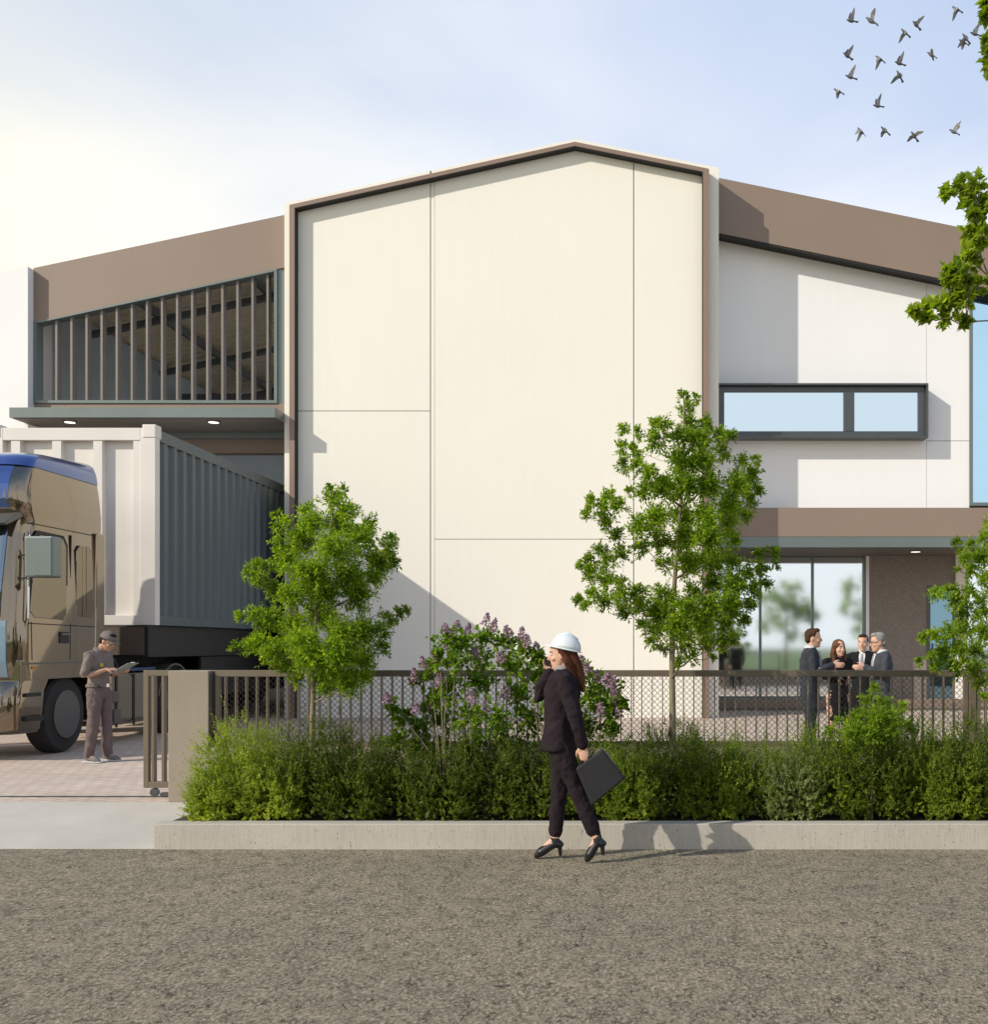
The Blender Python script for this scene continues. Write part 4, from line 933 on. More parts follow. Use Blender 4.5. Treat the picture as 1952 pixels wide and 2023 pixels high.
MB().tube([e1, hw_+Vector((-.02,0,-.01)), hw_+Vector((.035,0,.01)), e2], .011, 8, round_=False).build('handle', SHOEB, BR, smooth=True)

# ---------------- the driver with clipboard, facing +x
MD = 13.7
f = Fig((X(196,MD), MD, YARD), math.radians(-8), .985)
J = dict(head=(.065,0,1.475), shl=(-.01,.19,1.40), ell=(-.02,.235,1.13), wrl=(.20,.15,1.17), shr=(-.01,-.19,1.40), elr=(-.045,-.235,1.12), wrr=(.195,-.12,1.215),
         hpl=(0,.09,.90), knl=(.03,.10,.49), anl=(.045,.11,.09), tol=(.185,.13,.03), hpr=(0,-.09,.90), knr=(-.015,-.10,.49), anr=(-.07,-.11,.09), tor=(.08,-.13,.03))
J['handl'] = dict(a=((.9,-.25,.05),(.1,.1,1)), k=dict(curl=.45, thumb=-1))
J['handr'] = dict(a=((.9,.35,.0),(.1,.4,-.9)), k=dict(curl=.85, thumb=-1))
Tm = lambda z: -.01
drv, b2, q, R = person(f, 'driver in a taupe short-sleeved uniform and cap, standing beside the lorry reading a clipboard', J, SKIN2, HAIRD, Tm, False, .0065, (.42, 0))
UN = cloth('taupe_uniform_shirt', (.24,.20,.18)); UT = cloth('mauve_brown_trousers', (.18,.135,.13))
jacket(f, J, UN, drv, Tm, hem=.985, sleeve=.3, r=1.0, name='shirt'); trousers(f, J, UT, drv, Tm, waist=1.0, r=1.0, cuff=.062, knee=.072)
collar(f, Tm, UN, drv); hairshape(f, q, R, HAIRD, drv, 'short')
m = MB(); n = 24
m.loft([[f.p((Tm(1)+.116*k_*math.cos(a), .163*k_*math.sin(a), z)) for a in [2*PI*k/n for k in range(n)]] for z, k_ in ((.985,1.0),(.985,1.05),(1.02,1.05),(1.02,1.0))])
blt = m.build('belt', SHOEB, drv)
m = MB(); obox(f, m, (.116,0,1.003), Vector((.008,0,0)), Vector((0,.03,0)), Vector((0,0,.022))); m.build('buckle', CHROME, blt)
m = MB(); obox(f, m, (.105,-.10,1.27), Vector((.012,0,0)), Vector((0,.016,0)), Vector((0,0,.024))); m.build('badge', mat('yellow_badge', (.55,.42,.05), .6), drv)
for s in 'lr':
    m, *_ = shoe(f, J['an'+s], J['to'+s], None, drv); remesh(m, 'shoe', mat('grey_suede', (.16,.145,.135), .8), drv, .006, 2)
    m = MB(); a, t = Vector(J['an'+s]), Vector(J['to'+s]); dh = (t-a); dh.z = 0; dh.normalize()
    f.tube(m, [Vector((a.x,a.y,.012))-dh*.07, Vector((a.x,a.y,.012))+dh*.06, Vector((t.x,t.y,.012))+dh*.02], [.030,.040,.036], 12, .28, Vector((0,0,1)).cross(dh)); m.build('sole', SHIRTW, drv, smooth=True)
CAPM = cloth('taupe_cap', (.22,.185,.17), .1)
CP = empty('baseball_cap', f.p(q((0,0,.16))), 'taupe baseball cap on the driver\'s head', 'cap')
m = MB(); rs = []
for t in [k/7*PI/2 for k in range(8)]:
    rs.append([f.p(q((-.003+.108*max(.04,math.cos(t))*math.cos(a), .088*max(.04,math.cos(t))*math.sin(a), .150+.108*math.sin(t)))) for a in [2*PI*k/20 for k in range(20)]])
m.loft(rs).build('crown', CAPM, CP, smooth=True)
m = MB(); vs = []
for i in range(9):
    a = -1.15+2.3*i/8
    for r_, zz in ((.098,.156),(.185 if abs(a)<.9 else .13,.150)): vs.append(q((r_*math.cos(a)*(1.0), .085*math.sin(a), zz-.01*abs(math.sin(a)))))
fs = [(2*i,2*i+1,2*i+3,2*i+2) for i in range(8)]
o = MB().add([f.p(v) for v in vs], fs).build('peak', CAPM, CP, smooth=True); sm_ = o.modifiers.new('s','SOLIDIFY'); sm_.thickness = .006
CB = empty('clipboard', f.p((.36,0,1.22)), 'grey clipboard with papers held by the driver', 'clipboard')
ax = Vector((.82,0,.42)).normalized(); az = Vector((-.42,0,.82)).normalized(); ay = Vector((0,1,0))
m = MB(); obox(f, m, (.35,.0,1.225), ax*.155, ay*.115, az*.003); m.build('board', mat('board_grey', (.22,.24,.23), .5), CB)
m = MB(); obox(f, m, Vector((.35,.0,1.225))+az*.0045, ax*.140, ay*.104, az*.001); m.build('paper', SHIRTW, CB)
m = MB(); obox(f, m, Vector((.35,.0,1.225))+az*.009+ax*.138, ax*.012, ay*.04, az*.006); m.build('clip', CHROME, CB)
PN = empty('pen', f.p((.27,-.07,1.29)), 'thin pen in the driver\'s writing hand', 'pen')
MB().tube([f.p((.305,-.055,1.245)), f.p((.262,-.075,1.36))], .0045, 6).build('barrel', SHOEB, PN)

# ---------------- the group shaking hands
def standing(px, D, yaw, sc, label, suit, trou, hairm, hairk, J2, headp=(0,0), skin=SKIN, female=False, tie=True, shirtm=SHIRTW, hem=.82):
    f = Fig((X(px,D), D, YARD), yaw, sc)
    J = dict(head=(.035,0,1.475), shl=(0,.19,1.40), ell=(-.03,.24,1.12), wrl=(.03,.235,.88), shr=(0,-.19,1.40), elr=(-.03,-.24,1.12), wrr=(.03,-.235,.88),
         hpl=(0,.09,.90), knl=(.015,.105,.49), anl=(-.02,.115,.09), tol=(.12,.14,.03), hpr=(0,-.09,.90), knr=(.01,-.105,.49), anr=(-.02,-.115,.09), tor=(.12,-.14,.03))
    J['handl'] = dict(a=((.1,0,-1),(0,-1,0)), k=dict(curl=.3, thumb=-1)); J['handr'] = dict(a=((.1,0,-1),(0,1,0)), k=dict(curl=.3, thumb=1))
    J.update(J2); T_ = lambda z: 0.0
    root, body, q, R = person(f, label, J, skin, hairm, T_, female, .008, headp)
    jacket(f, J, suit, root, T_, hem=hem, r=.93 if female else 1.0, voxel=.010, female=female, name='dress' if female else 'jacket')
    if not female:
        trousers(f, J, trou, root, T_, voxel=.010); collar(f, T_, shirtm, root); lapels(f, T_, suit, root, TIE, shirtm, tie)
    hairshape(f, q, R, hairm, root, hairk)
    for s in 'lr':
        m, *_ = shoe(f, J['an'+s], J['to'+s], None, root); remesh(m, 'shoe', SHOEB, root, .008, 2)
    return f, root, J, q, R
SH = dict(shr=(.02,-.18,1.40), elr=(.06,-.22,1.17), wrr=(.28,-.14,1.26)); SH['handr'] = dict(a=((1,.12,0),(0,1,0)), k=dict(curl=.18, thumb=1, tcurl=.1))
standing(1600, 13.3, math.radians(-10), 1.0, 'tall brown-haired man in a charcoal suit, left of the group', SUITG, SUITG, HAIRB, 'short', SH)
fw, rw, Jw, qw, Rw = standing(1655, 14.0, math.radians(-75), .92, 'long-haired woman in a black dress standing between the suited men', SUITB, None, cloth('long_brown_hair', (.15,.075,.04), .4), 'long',
    dict(elr=(.04,-.22,1.17), wrr=(.17,-.06,1.22), ell=(.03,.22,1.17), wrl=(.16,.08,1.22)), (0,.15), female=True, hem=.72)
m = MB()
fw.rings(m, [((0,0,.55),.15,.11),((0,0,.60),.155,.115),((0,0,.78),.172,.125),((0,0,.92),.165,.115)]); remesh(m, 'skirt', SUITB, rw, .010, 2)
FO = empty('folder', fw.p((.20,0,1.28)), 'black folder held by the long-haired woman in the group', 'folder')
m = MB(); obox(fw, m, (.205,.0,1.29), Vector((.010,0,.0)), Vector((0,.12,0)), Vector((.03,0,.13))); m.build('cover', SUITB, FO, bevel=.004)
standing(1706, 14.7, math.radians(-112), .965, 'man in a black suit and tie standing behind the grey-haired man', SUITB, SUITB, HAIRB, 'short', dict(), (0,.0))
SH2 = dict(shl=(.02,.18,1.40), ell=(.06,.22,1.17), wrl=(.28,.14,1.28)); SH2['handl'] = dict(a=((1,-.05,-.05),(0,-1,0)), k=dict(curl=.22, thumb=-1, tcurl=.1))
f4, r4, J4, q4, R4 = standing(1743, 13.2, math.radians(188), .968, 'grey-haired man with glasses in a blue-grey suit, right of the group', SUITN, SUITN, HAIRG, 'short', SH2, (.10,-.1))
gl = MB(); 
for s in (-1,1):
    gl.tube([f4.p(q4((.104,s*.034+.022*math.cos(a),.120+.016*math.sin(a)))) for a in [2*PI*k/14 for k in range(15)]], .0025, 5)
    gl.tube([f4.p(q4((.102,s*.055,.124))), f4.p(q4((0,s*.082,.122)))], .0028, 5)
gl.tube([f4.p(q4((.104,-.012,.122))), f4.p(q4((.104,.012,.122)))], .0025, 5)
gl.build('glasses', BLACK, r4)

# ================================================================ VEGETATION
rng = np.random.default_rng(7)
def unit(a): return a/np.maximum(np.linalg.norm(a, axis=-1, keepdims=True), 1e-9)
DIAM = np.array([(0,0),(.42,.5),(1,0),(.42,-.5)]); DT = [(0,1,2),(0,2,3)]
OVAL = np.array([(0,0),(.25,.42),(.6,.45),(1,0),(.6,-.45),(.25,-.42)]); OT = [(0,1,2,3),(0,3,4,5)]
MAPLE = np.array([(0,0),(.02,.42),(.30,.30),(.34,.62),(.52,.34),(1,0),(.52,-.34),(.34,-.62),(.30,-.30),(.02,-.42)]); MT = [(0,1,2),(0,2,3,4),(0,4,5,6),(0,6,7,8),(0,8,9)]
def leaves(name, pos, dirs, nrm, size, asp, mt, parent, shape='d', fold=.18):
    sh, tr = {'d':(DIAM,DT),'o':(OVAL,OT),'m':(MAPLE,MT)}[shape]
    pos = np.asarray(pos); n = len(pos); d = unit(np.asarray(dirs)); nr = np.asarray(nrm); nr = unit(nr-d*np.sum(nr*d,1,keepdims=True)); s = np.cross(d, nr); size = np.asarray(size).reshape(-1,1)
    k = len(sh); V = np.empty((n,k,3))
    for i,(a,b) in enumerate(sh): V[:,i] = pos + d*size*a + s*size*b*asp + nr*size*abs(b)*fold - nr*size*(a*a)*.12
    w = np.array(wl(parent)); V = (V-w).reshape(-1,3)
    me = bpy.data.meshes.new(name); me.vertices.add(n*k); me.vertices.foreach_set('co', V.astype(np.float32).ravel())
    lt = np.array([len(t) for t in tr]); li = np.concatenate([np.array(t) for t in tr]); L_ = len(li)
    idx = (np.arange(n)[:,None]*k + li[None,:]).ravel(); me.loops.add(n*L_); me.loops.foreach_set('vertex_index', idx.astype(np.int32))
    st = (np.arange(n)[:,None]*L_ + np.concatenate([[0],np.cumsum(lt)[:-1]])[None,:]).ravel(); me.polygons.add(n*len(tr))
    me.polygons.foreach_set('loop_start', st.astype(np.int32)); me.update(calc_edges=True)
    return link(me, name, parent, mt)
def twigs(cen, rad, ntw, nleaf, lsz, up=.35, outc=None, flat=1.0):
    """feathery twigs round a clump centre: returns pos, dir, normal, size"""
    c = np.array(cen); P_, D_, N_, S_ = [], [], [], []
    d = unit(rng.normal(size=(ntw,3))); 
    if outc is not None: d = unit(d + .55*unit(c-np.array(outc))[None,:])
    d[:,2] += up*rng.random(ntw); d = unit(d)
    st = c + d*rad*(.05+.35*rng.random((ntw,1))) + rng.normal(size=(ntw,3))*rad*.16
    ln = rad*(.55+.5*rng.random((ntw,1)))
    for j in range(nleaf):
        t = (j+.5)/nleaf; p = st + d*ln*t + np.array([0,0,-1])*ln*t*t*.10; sidev = unit(np.cross(d, rng.normal(size=(ntw,3))))
        sg = 1 if j % 2 else -1
        dd = unit(d*.75 + sidev*sg*.9 + rng.normal(size=(ntw,3))*.25); 
        nn = unit(np.array([0,0,1.0])*.9 + rng.normal(size=(ntw,3))*.55 + np.array([-.25,-.25,0]))
        P_.append(p); D_.append(dd); N_.append(nn); S_.append(lsz*(.65+.6*rng.random(ntw)))
    return [np.concatenate(q) for q in (P_,D_,N_,S_)]
BARK = mat('young_bark', (.20,.165,.105), .85, var=.3, scale=30, bmp=.6, bscale=50, stretch=(1,1,.25))
LEAFT = leafmat('spring_leaf', (.075,.155,.014), (.32,.42,.035), .56)
LEAFM = leafmat('maple_leaf', (.12,.19,.02), (.30,.38,.04), .55)
LEAFL = leafmat('lilac_leaf', (.075,.15,.010), (.20,.30,.018), .45)
SHR = dict(y=leafmat('shrub_yellow_green', (.17,.24,.025), (.40,.46,.06), .42), d=leafmat('shrub_dark_green', (.045,.075,.007), (.155,.20,.016), .33),
           m=leafmat('shrub_mid_green', (.09,.15,.014), (.28,.34,.03), .4), g=leafmat('shrub_silver_green', (.14,.18,.07), (.26,.30,.12), .35))
def tree(label, D, trunk, clumps, holes, mtl, tr=.045, lsz=.052, dens=1.0, deep=.75, name='young_tree', shape='d', asp=.42, topt=None, grp=None, ntop=None, seed=1, bark=BARK, leaf=5, gz0=.17, fac=1.0):
    rs = random.Random(seed)
    base = Vector((X(trunk[0],D), D, gz0)); r = empty(name, base, label, 'tree', grp)
    tp = [Vector((X(x,D), D+.02*rs.uniform(-1,1), Z(y,D))) for x, y in trunk[1:]]
    pts = [base]+tp; n = len(pts)
    m = MB().tube(pts, [tr*(1-.78*i/(n-1)) for i in range(n)], 10); m.tube([base, base+Vector((0,0,.10))], [tr*1.35, tr*1.02], 10)
    m.build('trunk', bark, r, smooth=True)
    bm_ = MB(); P_,D_,N_,S_ = [],[],[],[]; cen_ = []
    xs = [c[0] for c in clumps]; cxm = tp[len(tp)//2].x; 
    for (px, py, rp) in clumps:
        rm = rp*D/F; dxm = abs(X(px,D)-cxm); hw = deep*max(.12, (max(xs)-min(xs))/2*D/F); dyr = math.sqrt(max(.02, hw*hw - dxm*dxm*.8))
        for rep in range(2 if rp > 22 else 1):
            dy = rs.uniform(-1,1)*dyr*.9
            Dn = D+dy; c = Vector((X(px,Dn), Dn, Z(py,Dn)))     # keep the outline the photo has, at its own depth
            cen_.append((c, rm))
            ntw = max(8, int(dens*(rm*100)**1.75*.62)); a = twigs(c, rm*1.12*fac, ntw, 9, lsz, outc=(cxm, D, c.z-.15))
            for L1, v in zip((P_,D_,N_,S_), a): L1.append(v)
    nds = [(a.lerp(b_, t), tr*.5) for a, b_ in zip(pts[1:-1],pts[2:]) for t in (0,.2,.4,.6,.8)]+[(pts[-1], tr*.2)]
    def td(c): return min((c-q_).length for q_, _ in nds[:5*(len(pts)-2)+1])
    for c, rm in sorted(cen_, key=lambda w_: td(w_[0])):
        q_, rq = min(nds, key=lambda w_: (c-w_[0]).length*(1.0 + 1.2*max(0, (w_[0].z-c.z)/max(.01,(c-w_[0]).length)+.35)))
        ra = min(rq*.72, tr*.34); rb = max(ra*.6, tr*.05)
        md = q_.lerp(c,.5)+Vector((rs.uniform(-.02,.02), rs.uniform(-.02,.02), -.02))
        bm_.tube([q_, md, c], [ra, (ra+rb)/2, rb], 5); nds.append((c, rb))
        for _ in range(5):
            e = c + Vector((rs.gauss(0,1),rs.gauss(0,1),rs.gauss(.4,1))).normalized()*rm*.85; bm_.tube([md.lerp(c,.8), e], [rb*.5, rb*.2], 4)
    bm_.build('branches', bark, r, smooth=True)
    P_,D_,N_,S_ = map(np.concatenate, (P_,D_,N_,S_))
    keep = np.ones(len(P_), bool); qx = P_[:,0]/P_[:,1]*F+PX; qy = PY-(P_[:,2]-EYE)/P_[:,1]*F
    for hx_, hy_, hr in holes: keep &= ((qx-hx_)**2+(qy-hy_)**2 > hr*hr)
    leaves('crown', P_[keep], D_[keep], N_[keep], S_[keep], asp, mtl, r, shape)
    return r
s1 = .3173
T1 = [(656,968,12),(675,970,10),(656,992,20),(685,1010,22),(723,1038,20),(608,1013,17),(551,1018,11),(570,1034,15),(618,1038,24),(666,1038,30),(704,1067,30),(551,1045,12),(558,1076,18),(602,1072,30),(656,1092,36),(770,1064,12),(761,1085,20),(773,1110,14),(739,1116,28),(570,1110,24),(493,1133,12),(520,1123,20),(515,1147,17),(545,1166,20),(615,1141,34),(681,1141,34),(729,1147,20),(583,1180,26),(634,1180,36),(697,1180,32),(477,1220,11),(507,1218,20),(539,1225,24),(802,1207,8),(786,1212,14),(761,1226,17),(745,1249,20),(466,1279,10),(490,1279,16),(516,1275,23),(545,1288,25),(583,1243,30),(602,1274,34),(634,1222,30),(666,1259,34),(707,1256,30),(752,1281,16),(577,1312,24),(621,1310,34),(666,1307,34),(710,1306,26),(590,1344,14),(648,1344,28),(685,1353,24),(714,1341,16),(640,1362,12)]
def tree_at(label, D, x0, path, clumps, holes, **k):
    return tree(label, D, [x0]+path, clumps, holes, **k)
tree_at('small leafy street tree on the left, its crown before the container and tower edge', 9.45, 617, [(618,1420),(620,1340),(622,1250),(632,1150),(650,1060),(662,990)], T1, [(635,1252,9)], mtl=LEAFT, seed=3, grp='young trees planted in the hedge', tr=.028, dens=1.75, lsz=.036, fac=.98)
c2 = [(820,110,30),(900,120,26),(830,200,48),(640,290,42),(690,300,48),(440,330,36),(530,350,30),(850,300,56),(950,290,46),(650,400,66),(780,400,66),(900,400,76),(1030,370,56),(1100,370,40),(440,430,42),(520,460,40),(440,560,42),(520,560,50),(600,620,56),(800,550,76),(930,540,76),(1060,480,56),(1180,540,45),(1270,520,30),(1240,620,56),(1290,720,36),(1150,680,76),(1220,780,56),(1200,880,45),(1090,830,76),(960,700,76),(820,700,76),(700,720,76),(580,720,56),(480,720,30),(350,760,46),(240,800,46),(210,870,36),(320,850,56),(420,820,50),(330,930,46),(400,1000,46),(540,960,66),(650,900,76),(800,900,76),(950,900,76),(1080,950,66),(1120,1040,56),(960,1040,76),(820,1040,76),(680,1060,66),(560,1080,56),(300,1100,46),(220,1170,46),(160,1190,26),(240,1260,56),(340,1180,50),(430,1130,50),(330,1310,60),(430,1320,40),(250,1380,46),(150,1430,36),(200,1460,36),(330,1440,56),(430,1400,60),(540,1390,56),(700,1200,50),(850,1200,76),(980,1180,76),(1110,1180,56),(1300,1130,36),(1390,1120,36),(1410,1200,26),(1300,1220,46),(1200,1250,56),(1330,1330,40),(1250,1360,56),(1120,1340,76),(980,1330,70),(870,1390,56),(700,1400,70),(560,1470,66),(450,1500,50),(680,1520,76),(820,1500,76),(960,1480,76),(1100,1480,76),(1230,1460,50),(1190,1560,46),(1060,1590,66),(920,1600,76),(780,1620,76),(650,1620,66),(560,1590,36),(620,1700,36),(680,1740,36),(820,1720,66),(950,1720,56),(1050,1700,56),(1120,1680,46),(1000,1790,24),(870,1800,36),(800,1830,30)]
T2 = [(1100+a*.306, 750+b*.306, r*.306*.95) for a,b,r in c2]
tree_at('tallest street tree, its crown overlapping the right corner of the tower', 9.35, 1330, [(1329,1420),(1328,1320),(1328,1230),(1335,1120),(1345,1000),(1350,880),(1352,800)], T2, [(1345,1157,10),(1308,922,11),(1278,1139,13)], mtl=LEAFT, seed=5, grp='young trees planted in the hedge', tr=.034, dens=2.5, lsz=.037, fac=1.16)
c3 = [(1700,250,34),(1790,260,40),(1870,220,36),(1760,350,46),(1860,350,56),(1700,420,20),(1800,430,46),(1880,480,46),(1560,580,46),(1640,560,46),(1700,620,56),(1780,560,40),(1850,620,46),(1740,700,56),(1850,720,56),(1480,860,36),(1560,850,46),(1650,840,56),(1740,820,66),(1850,830,56),(1450,1020,26),(1530,990,36),(1620,960,56),(1720,950,66),(1830,950,66),(1560,1050,36),(1700,1060,56),(1820,1080,66),(1850,1170,36),(1870,1240,26)]
T3 = [(1380+a*.3025, 1000+b*.3025, r*.3025) for a,b,r in c3]
T3 += [(2*1985-x+rng.uniform(-12,12), y+rng.uniform(-20,20), r) for x,y,r in T3] + [(1975,1050,24),(1985,1100,28),(1985,1180,30),(1985,1260,32),(1985,1330,28)]
tree_at('street tree cut off by the right edge, in front of the entrance door', 9.4, 1985, [(1985,1420),(1984,1330),(1986,1240),(1984,1150),(1986,1070)], T3, [], mtl=LEAFT, seed=8, grp='young trees planted in the hedge', tr=.030, dens=2.4, lsz=.037, fac=1.08)
# overhanging tree at the upper right (trunk outside the frame)
T4 = [(1927,361,20),(1900,374,16),(1872,385,12),(1927,392,24),(1941,412,20),(1924,426,12),(1941,440,22),(1927,456,22),(1941,467,20),(1920,480,20),(1934,494,18),(1910,511,22),(1927,521,22),(1886,535,20),(1903,542,20),(1924,549,18),(1879,552,12),(1893,569,20),(1913,569,20),(1907,590,18),(1886,603,20),(1859,603,18),(1838,607,14),(1809,617,9),(1835,629,11),(1872,628,20),(1907,636,12),(1956,6,12),(1952,30,9),(1957,80,12),(1952,110,14),(1960,130,14)]
T4 += [(1990,60,30),(2040,90,45),(2000,380,35),(1990,450,35),(2050,420,50),(2030,520,45),(1975,560,30),(2120,300,60),(2090,180,60),(2160,450,60),(2230,250,60),(2250,400,60),(2180,100,60),(2300,180,50),(2060,620,40),(2010,200,14)]
tree_at('large broad-leaved tree whose lobed leaves hang into the picture at the upper right', 7.0, 2190, [(2185,1200),(2180,900),(2175,700),(2170,520),(2165,330),(2175,150)], T4, [], mtl=LEAFM, seed=11, tr=.09, lsz=.052, shape='m', asp=.85, deep=.22, dens=.19, fac=.86, name='broadleaf_tree', gz0=.0)
# ---- shrubs of the hedge
def shrub(i, px, top, hw, kind, label, D=9.22, spiky=.5, n=620):
    cx = X(px,D); ztop = Z(top,D); a = hw*D/F; r = empty('shrub', (cx,D,.17), label, 'shrub', 'shrubs of the hedge')
    hz_ = (ztop-.17); 
    d = unit(rng.normal(size=(n,3))); d[:,2] = np.abs(d[:,2])*1.0-.25; d = unit(d)
    q = np.sign(d)*np.abs(d)**.72
    P0 = np.array([cx,D,.17+hz_*.32]) + q*np.array([a*1.12, .44, hz_*.66])*(.72+.28*rng.random((n,1)))*(1+.20*np.sin(q[:,0:1]*6+i)*np.cos(q[:,1:2]*5+i*2)+.12*np.sin(q[:,0:1]*13+q[:,2:3]*9+i*3))
    P0 += rng.normal(size=(n,3))*.015
    tall = rng.random(n) < .22
    dd = unit(d*.8 + np.array([0,-.15,.75]) + rng.normal(size=(n,3))*.28)
    ln = (.06+.09*rng.random((n,1)))*(1+1.9*tall[:,None]*(d[:,2:3] > .1)*spiky*rng.random((n,1))*2.2)
    PP,DD,NN,SS = [],[],[],[]
    k = 17
    for j in range(k):
        t = (j+.3)/k; sg = 1 if j%2 else -1; sv = unit(np.cross(dd, rng.normal(size=(n,3))))
        PP.append(P0+dd*ln*t); DD.append(unit(dd*.8+sv*sg*.9+rng.normal(size=(n,3))*.2)); NN.append(unit(d*.5+np.array([0,-.2,.8])+rng.normal(size=(n,3))*.5)); SS.append((.014+.013*rng.random(n))*(1.2-.55*t))
    PP,DD,NN,SS = map(np.concatenate,(PP,DD,NN,SS)); 
    # inner leaves, so the mound is not hollow
    m_ = 1500; q = unit(rng.normal(size=(m_,3))); q[:,2] = np.abs(q[:,2])-.3; PI_ = np.array([cx,D,.17+hz_*.28])+np.sign(q)*np.abs(q)**.62*np.array([a*.95,.38,hz_*.55])*(rng.random((m_,1))**.5)
    PP = np.concatenate([PP,PI_]); DD = np.concatenate([DD,unit(rng.normal(size=(m_,3)))]); NN = np.concatenate([NN,unit(rng.normal(size=(m_,3)))]); SS = np.concatenate([SS,.05+.03*rng.random(m_)])
    ok = (PP[:,2] > .172) & (PP[:,1] > KY+.12) & (PP[:,1] < WY-.01)
    leaves('foliage', PP[ok], DD[ok], NN[ok], SS[ok], .5, SHR[kind], r)
    st = MB()
    for _ in range(7):
        ang = rng.uniform(0,2*PI); e = Vector((cx+a*.6*math.cos(ang), D+.25*math.sin(ang), .17+hz_*rng.uniform(.5,.8))); st.tube([(cx+.04*math.cos(ang),D+.04*math.sin(ang),.16), e], [.010,.004], 5)
    st.build('stems', BARK, r)
SL = [(432,1535,36,'y','low yellow-green shrub at the left end of the hedge, beside the concrete pier'),
(478,1455,50,'y','yellow-green feathery shrub, second from the left end of the hedge, spiky against the fence'),
(552,1468,55,'y','yellow-green shrub just left of the trunk of the left street tree'),
(630,1462,55,'d','dark green shrub around the foot of the left street tree'),
(712,1466,60,'d','dark green shrub between the left street tree and the lilac'),
(796,1478,60,'d','dark green shrub under the left side of the lilac'),
(880,1480,62,'d','dark green shrub under the middle of the lilac'),
(968,1480,62,'d','dark green shrub below the lilac, just left of the walking woman'),
(1062,1484,60,'d','dark green shrub directly behind the walking woman\'s legs'),
(1165,1478,65,'m','mid-green shrub behind the briefcase'),
(1248,1472,58,'m','mid-green shrub between the briefcase and the tallest street tree'),
(1330,1476,58,'d','dark shrub around the foot of the tallest street tree'),
(1405,1470,56,'m','mid-green shrub just right of the trunk of the tallest street tree'),
(1480,1480,56,'m','mid-green shrub in front of the tall man\'s left side, before the silvery shrub'),
(1555,1468,58,'g','pale silvery-green shrub below the tall man in the charcoal suit'),
(1632,1482,55,'m','mid-green shrub left of the bushy sapling, below the woman in black'),
(1712,1470,60,'d','dark shrub around the foot of the bushy sapling'),
(1795,1452,58,'m','bright mid-green shrub right of the bushy sapling'),
(1872,1450,56,'m','green shrub between the fence post and the bushy sapling'),
(1945,1455,56,'d','dark green shrub at the right edge of the picture'),
(2030,1455,60,'m','green shrub beyond the right edge under the cut-off street tree')]
for i, (px, tp_, hw, kd, lb) in enumerate(SL): shrub(i, px, tp_+[-12,-34,16,-22,4,-40,20,-8][(i*3)%8], hw*[.95,1.2,.9,1.1][i%4], kd, lb, D=9.22+[0,.08,-.06,.04][i%4] if i else 9.1, n=[760,980,700,900][i%4])
TS = [(1725,1362,11),(1715,1388,18),(1745,1395,18),(1702,1420,22),(1735,1425,26),(1765,1420,20),(1780,1398,13),(1690,1450,26),(1750,1450,28),(1722,1455,26),(1642,1446,14),(1657,1424,9),(1790,1440,18)]
tree_at('bushy bright green sapling rising from the hedge in front of the grey-haired man', 9.0, 1722, [(1722,1480),(1722,1455),(1724,1420),(1725,1375)], TS, [], mtl=LEAFT, seed=21, tr=.012, lsz=.030, name='sapling', dens=1.9, deep=.6)
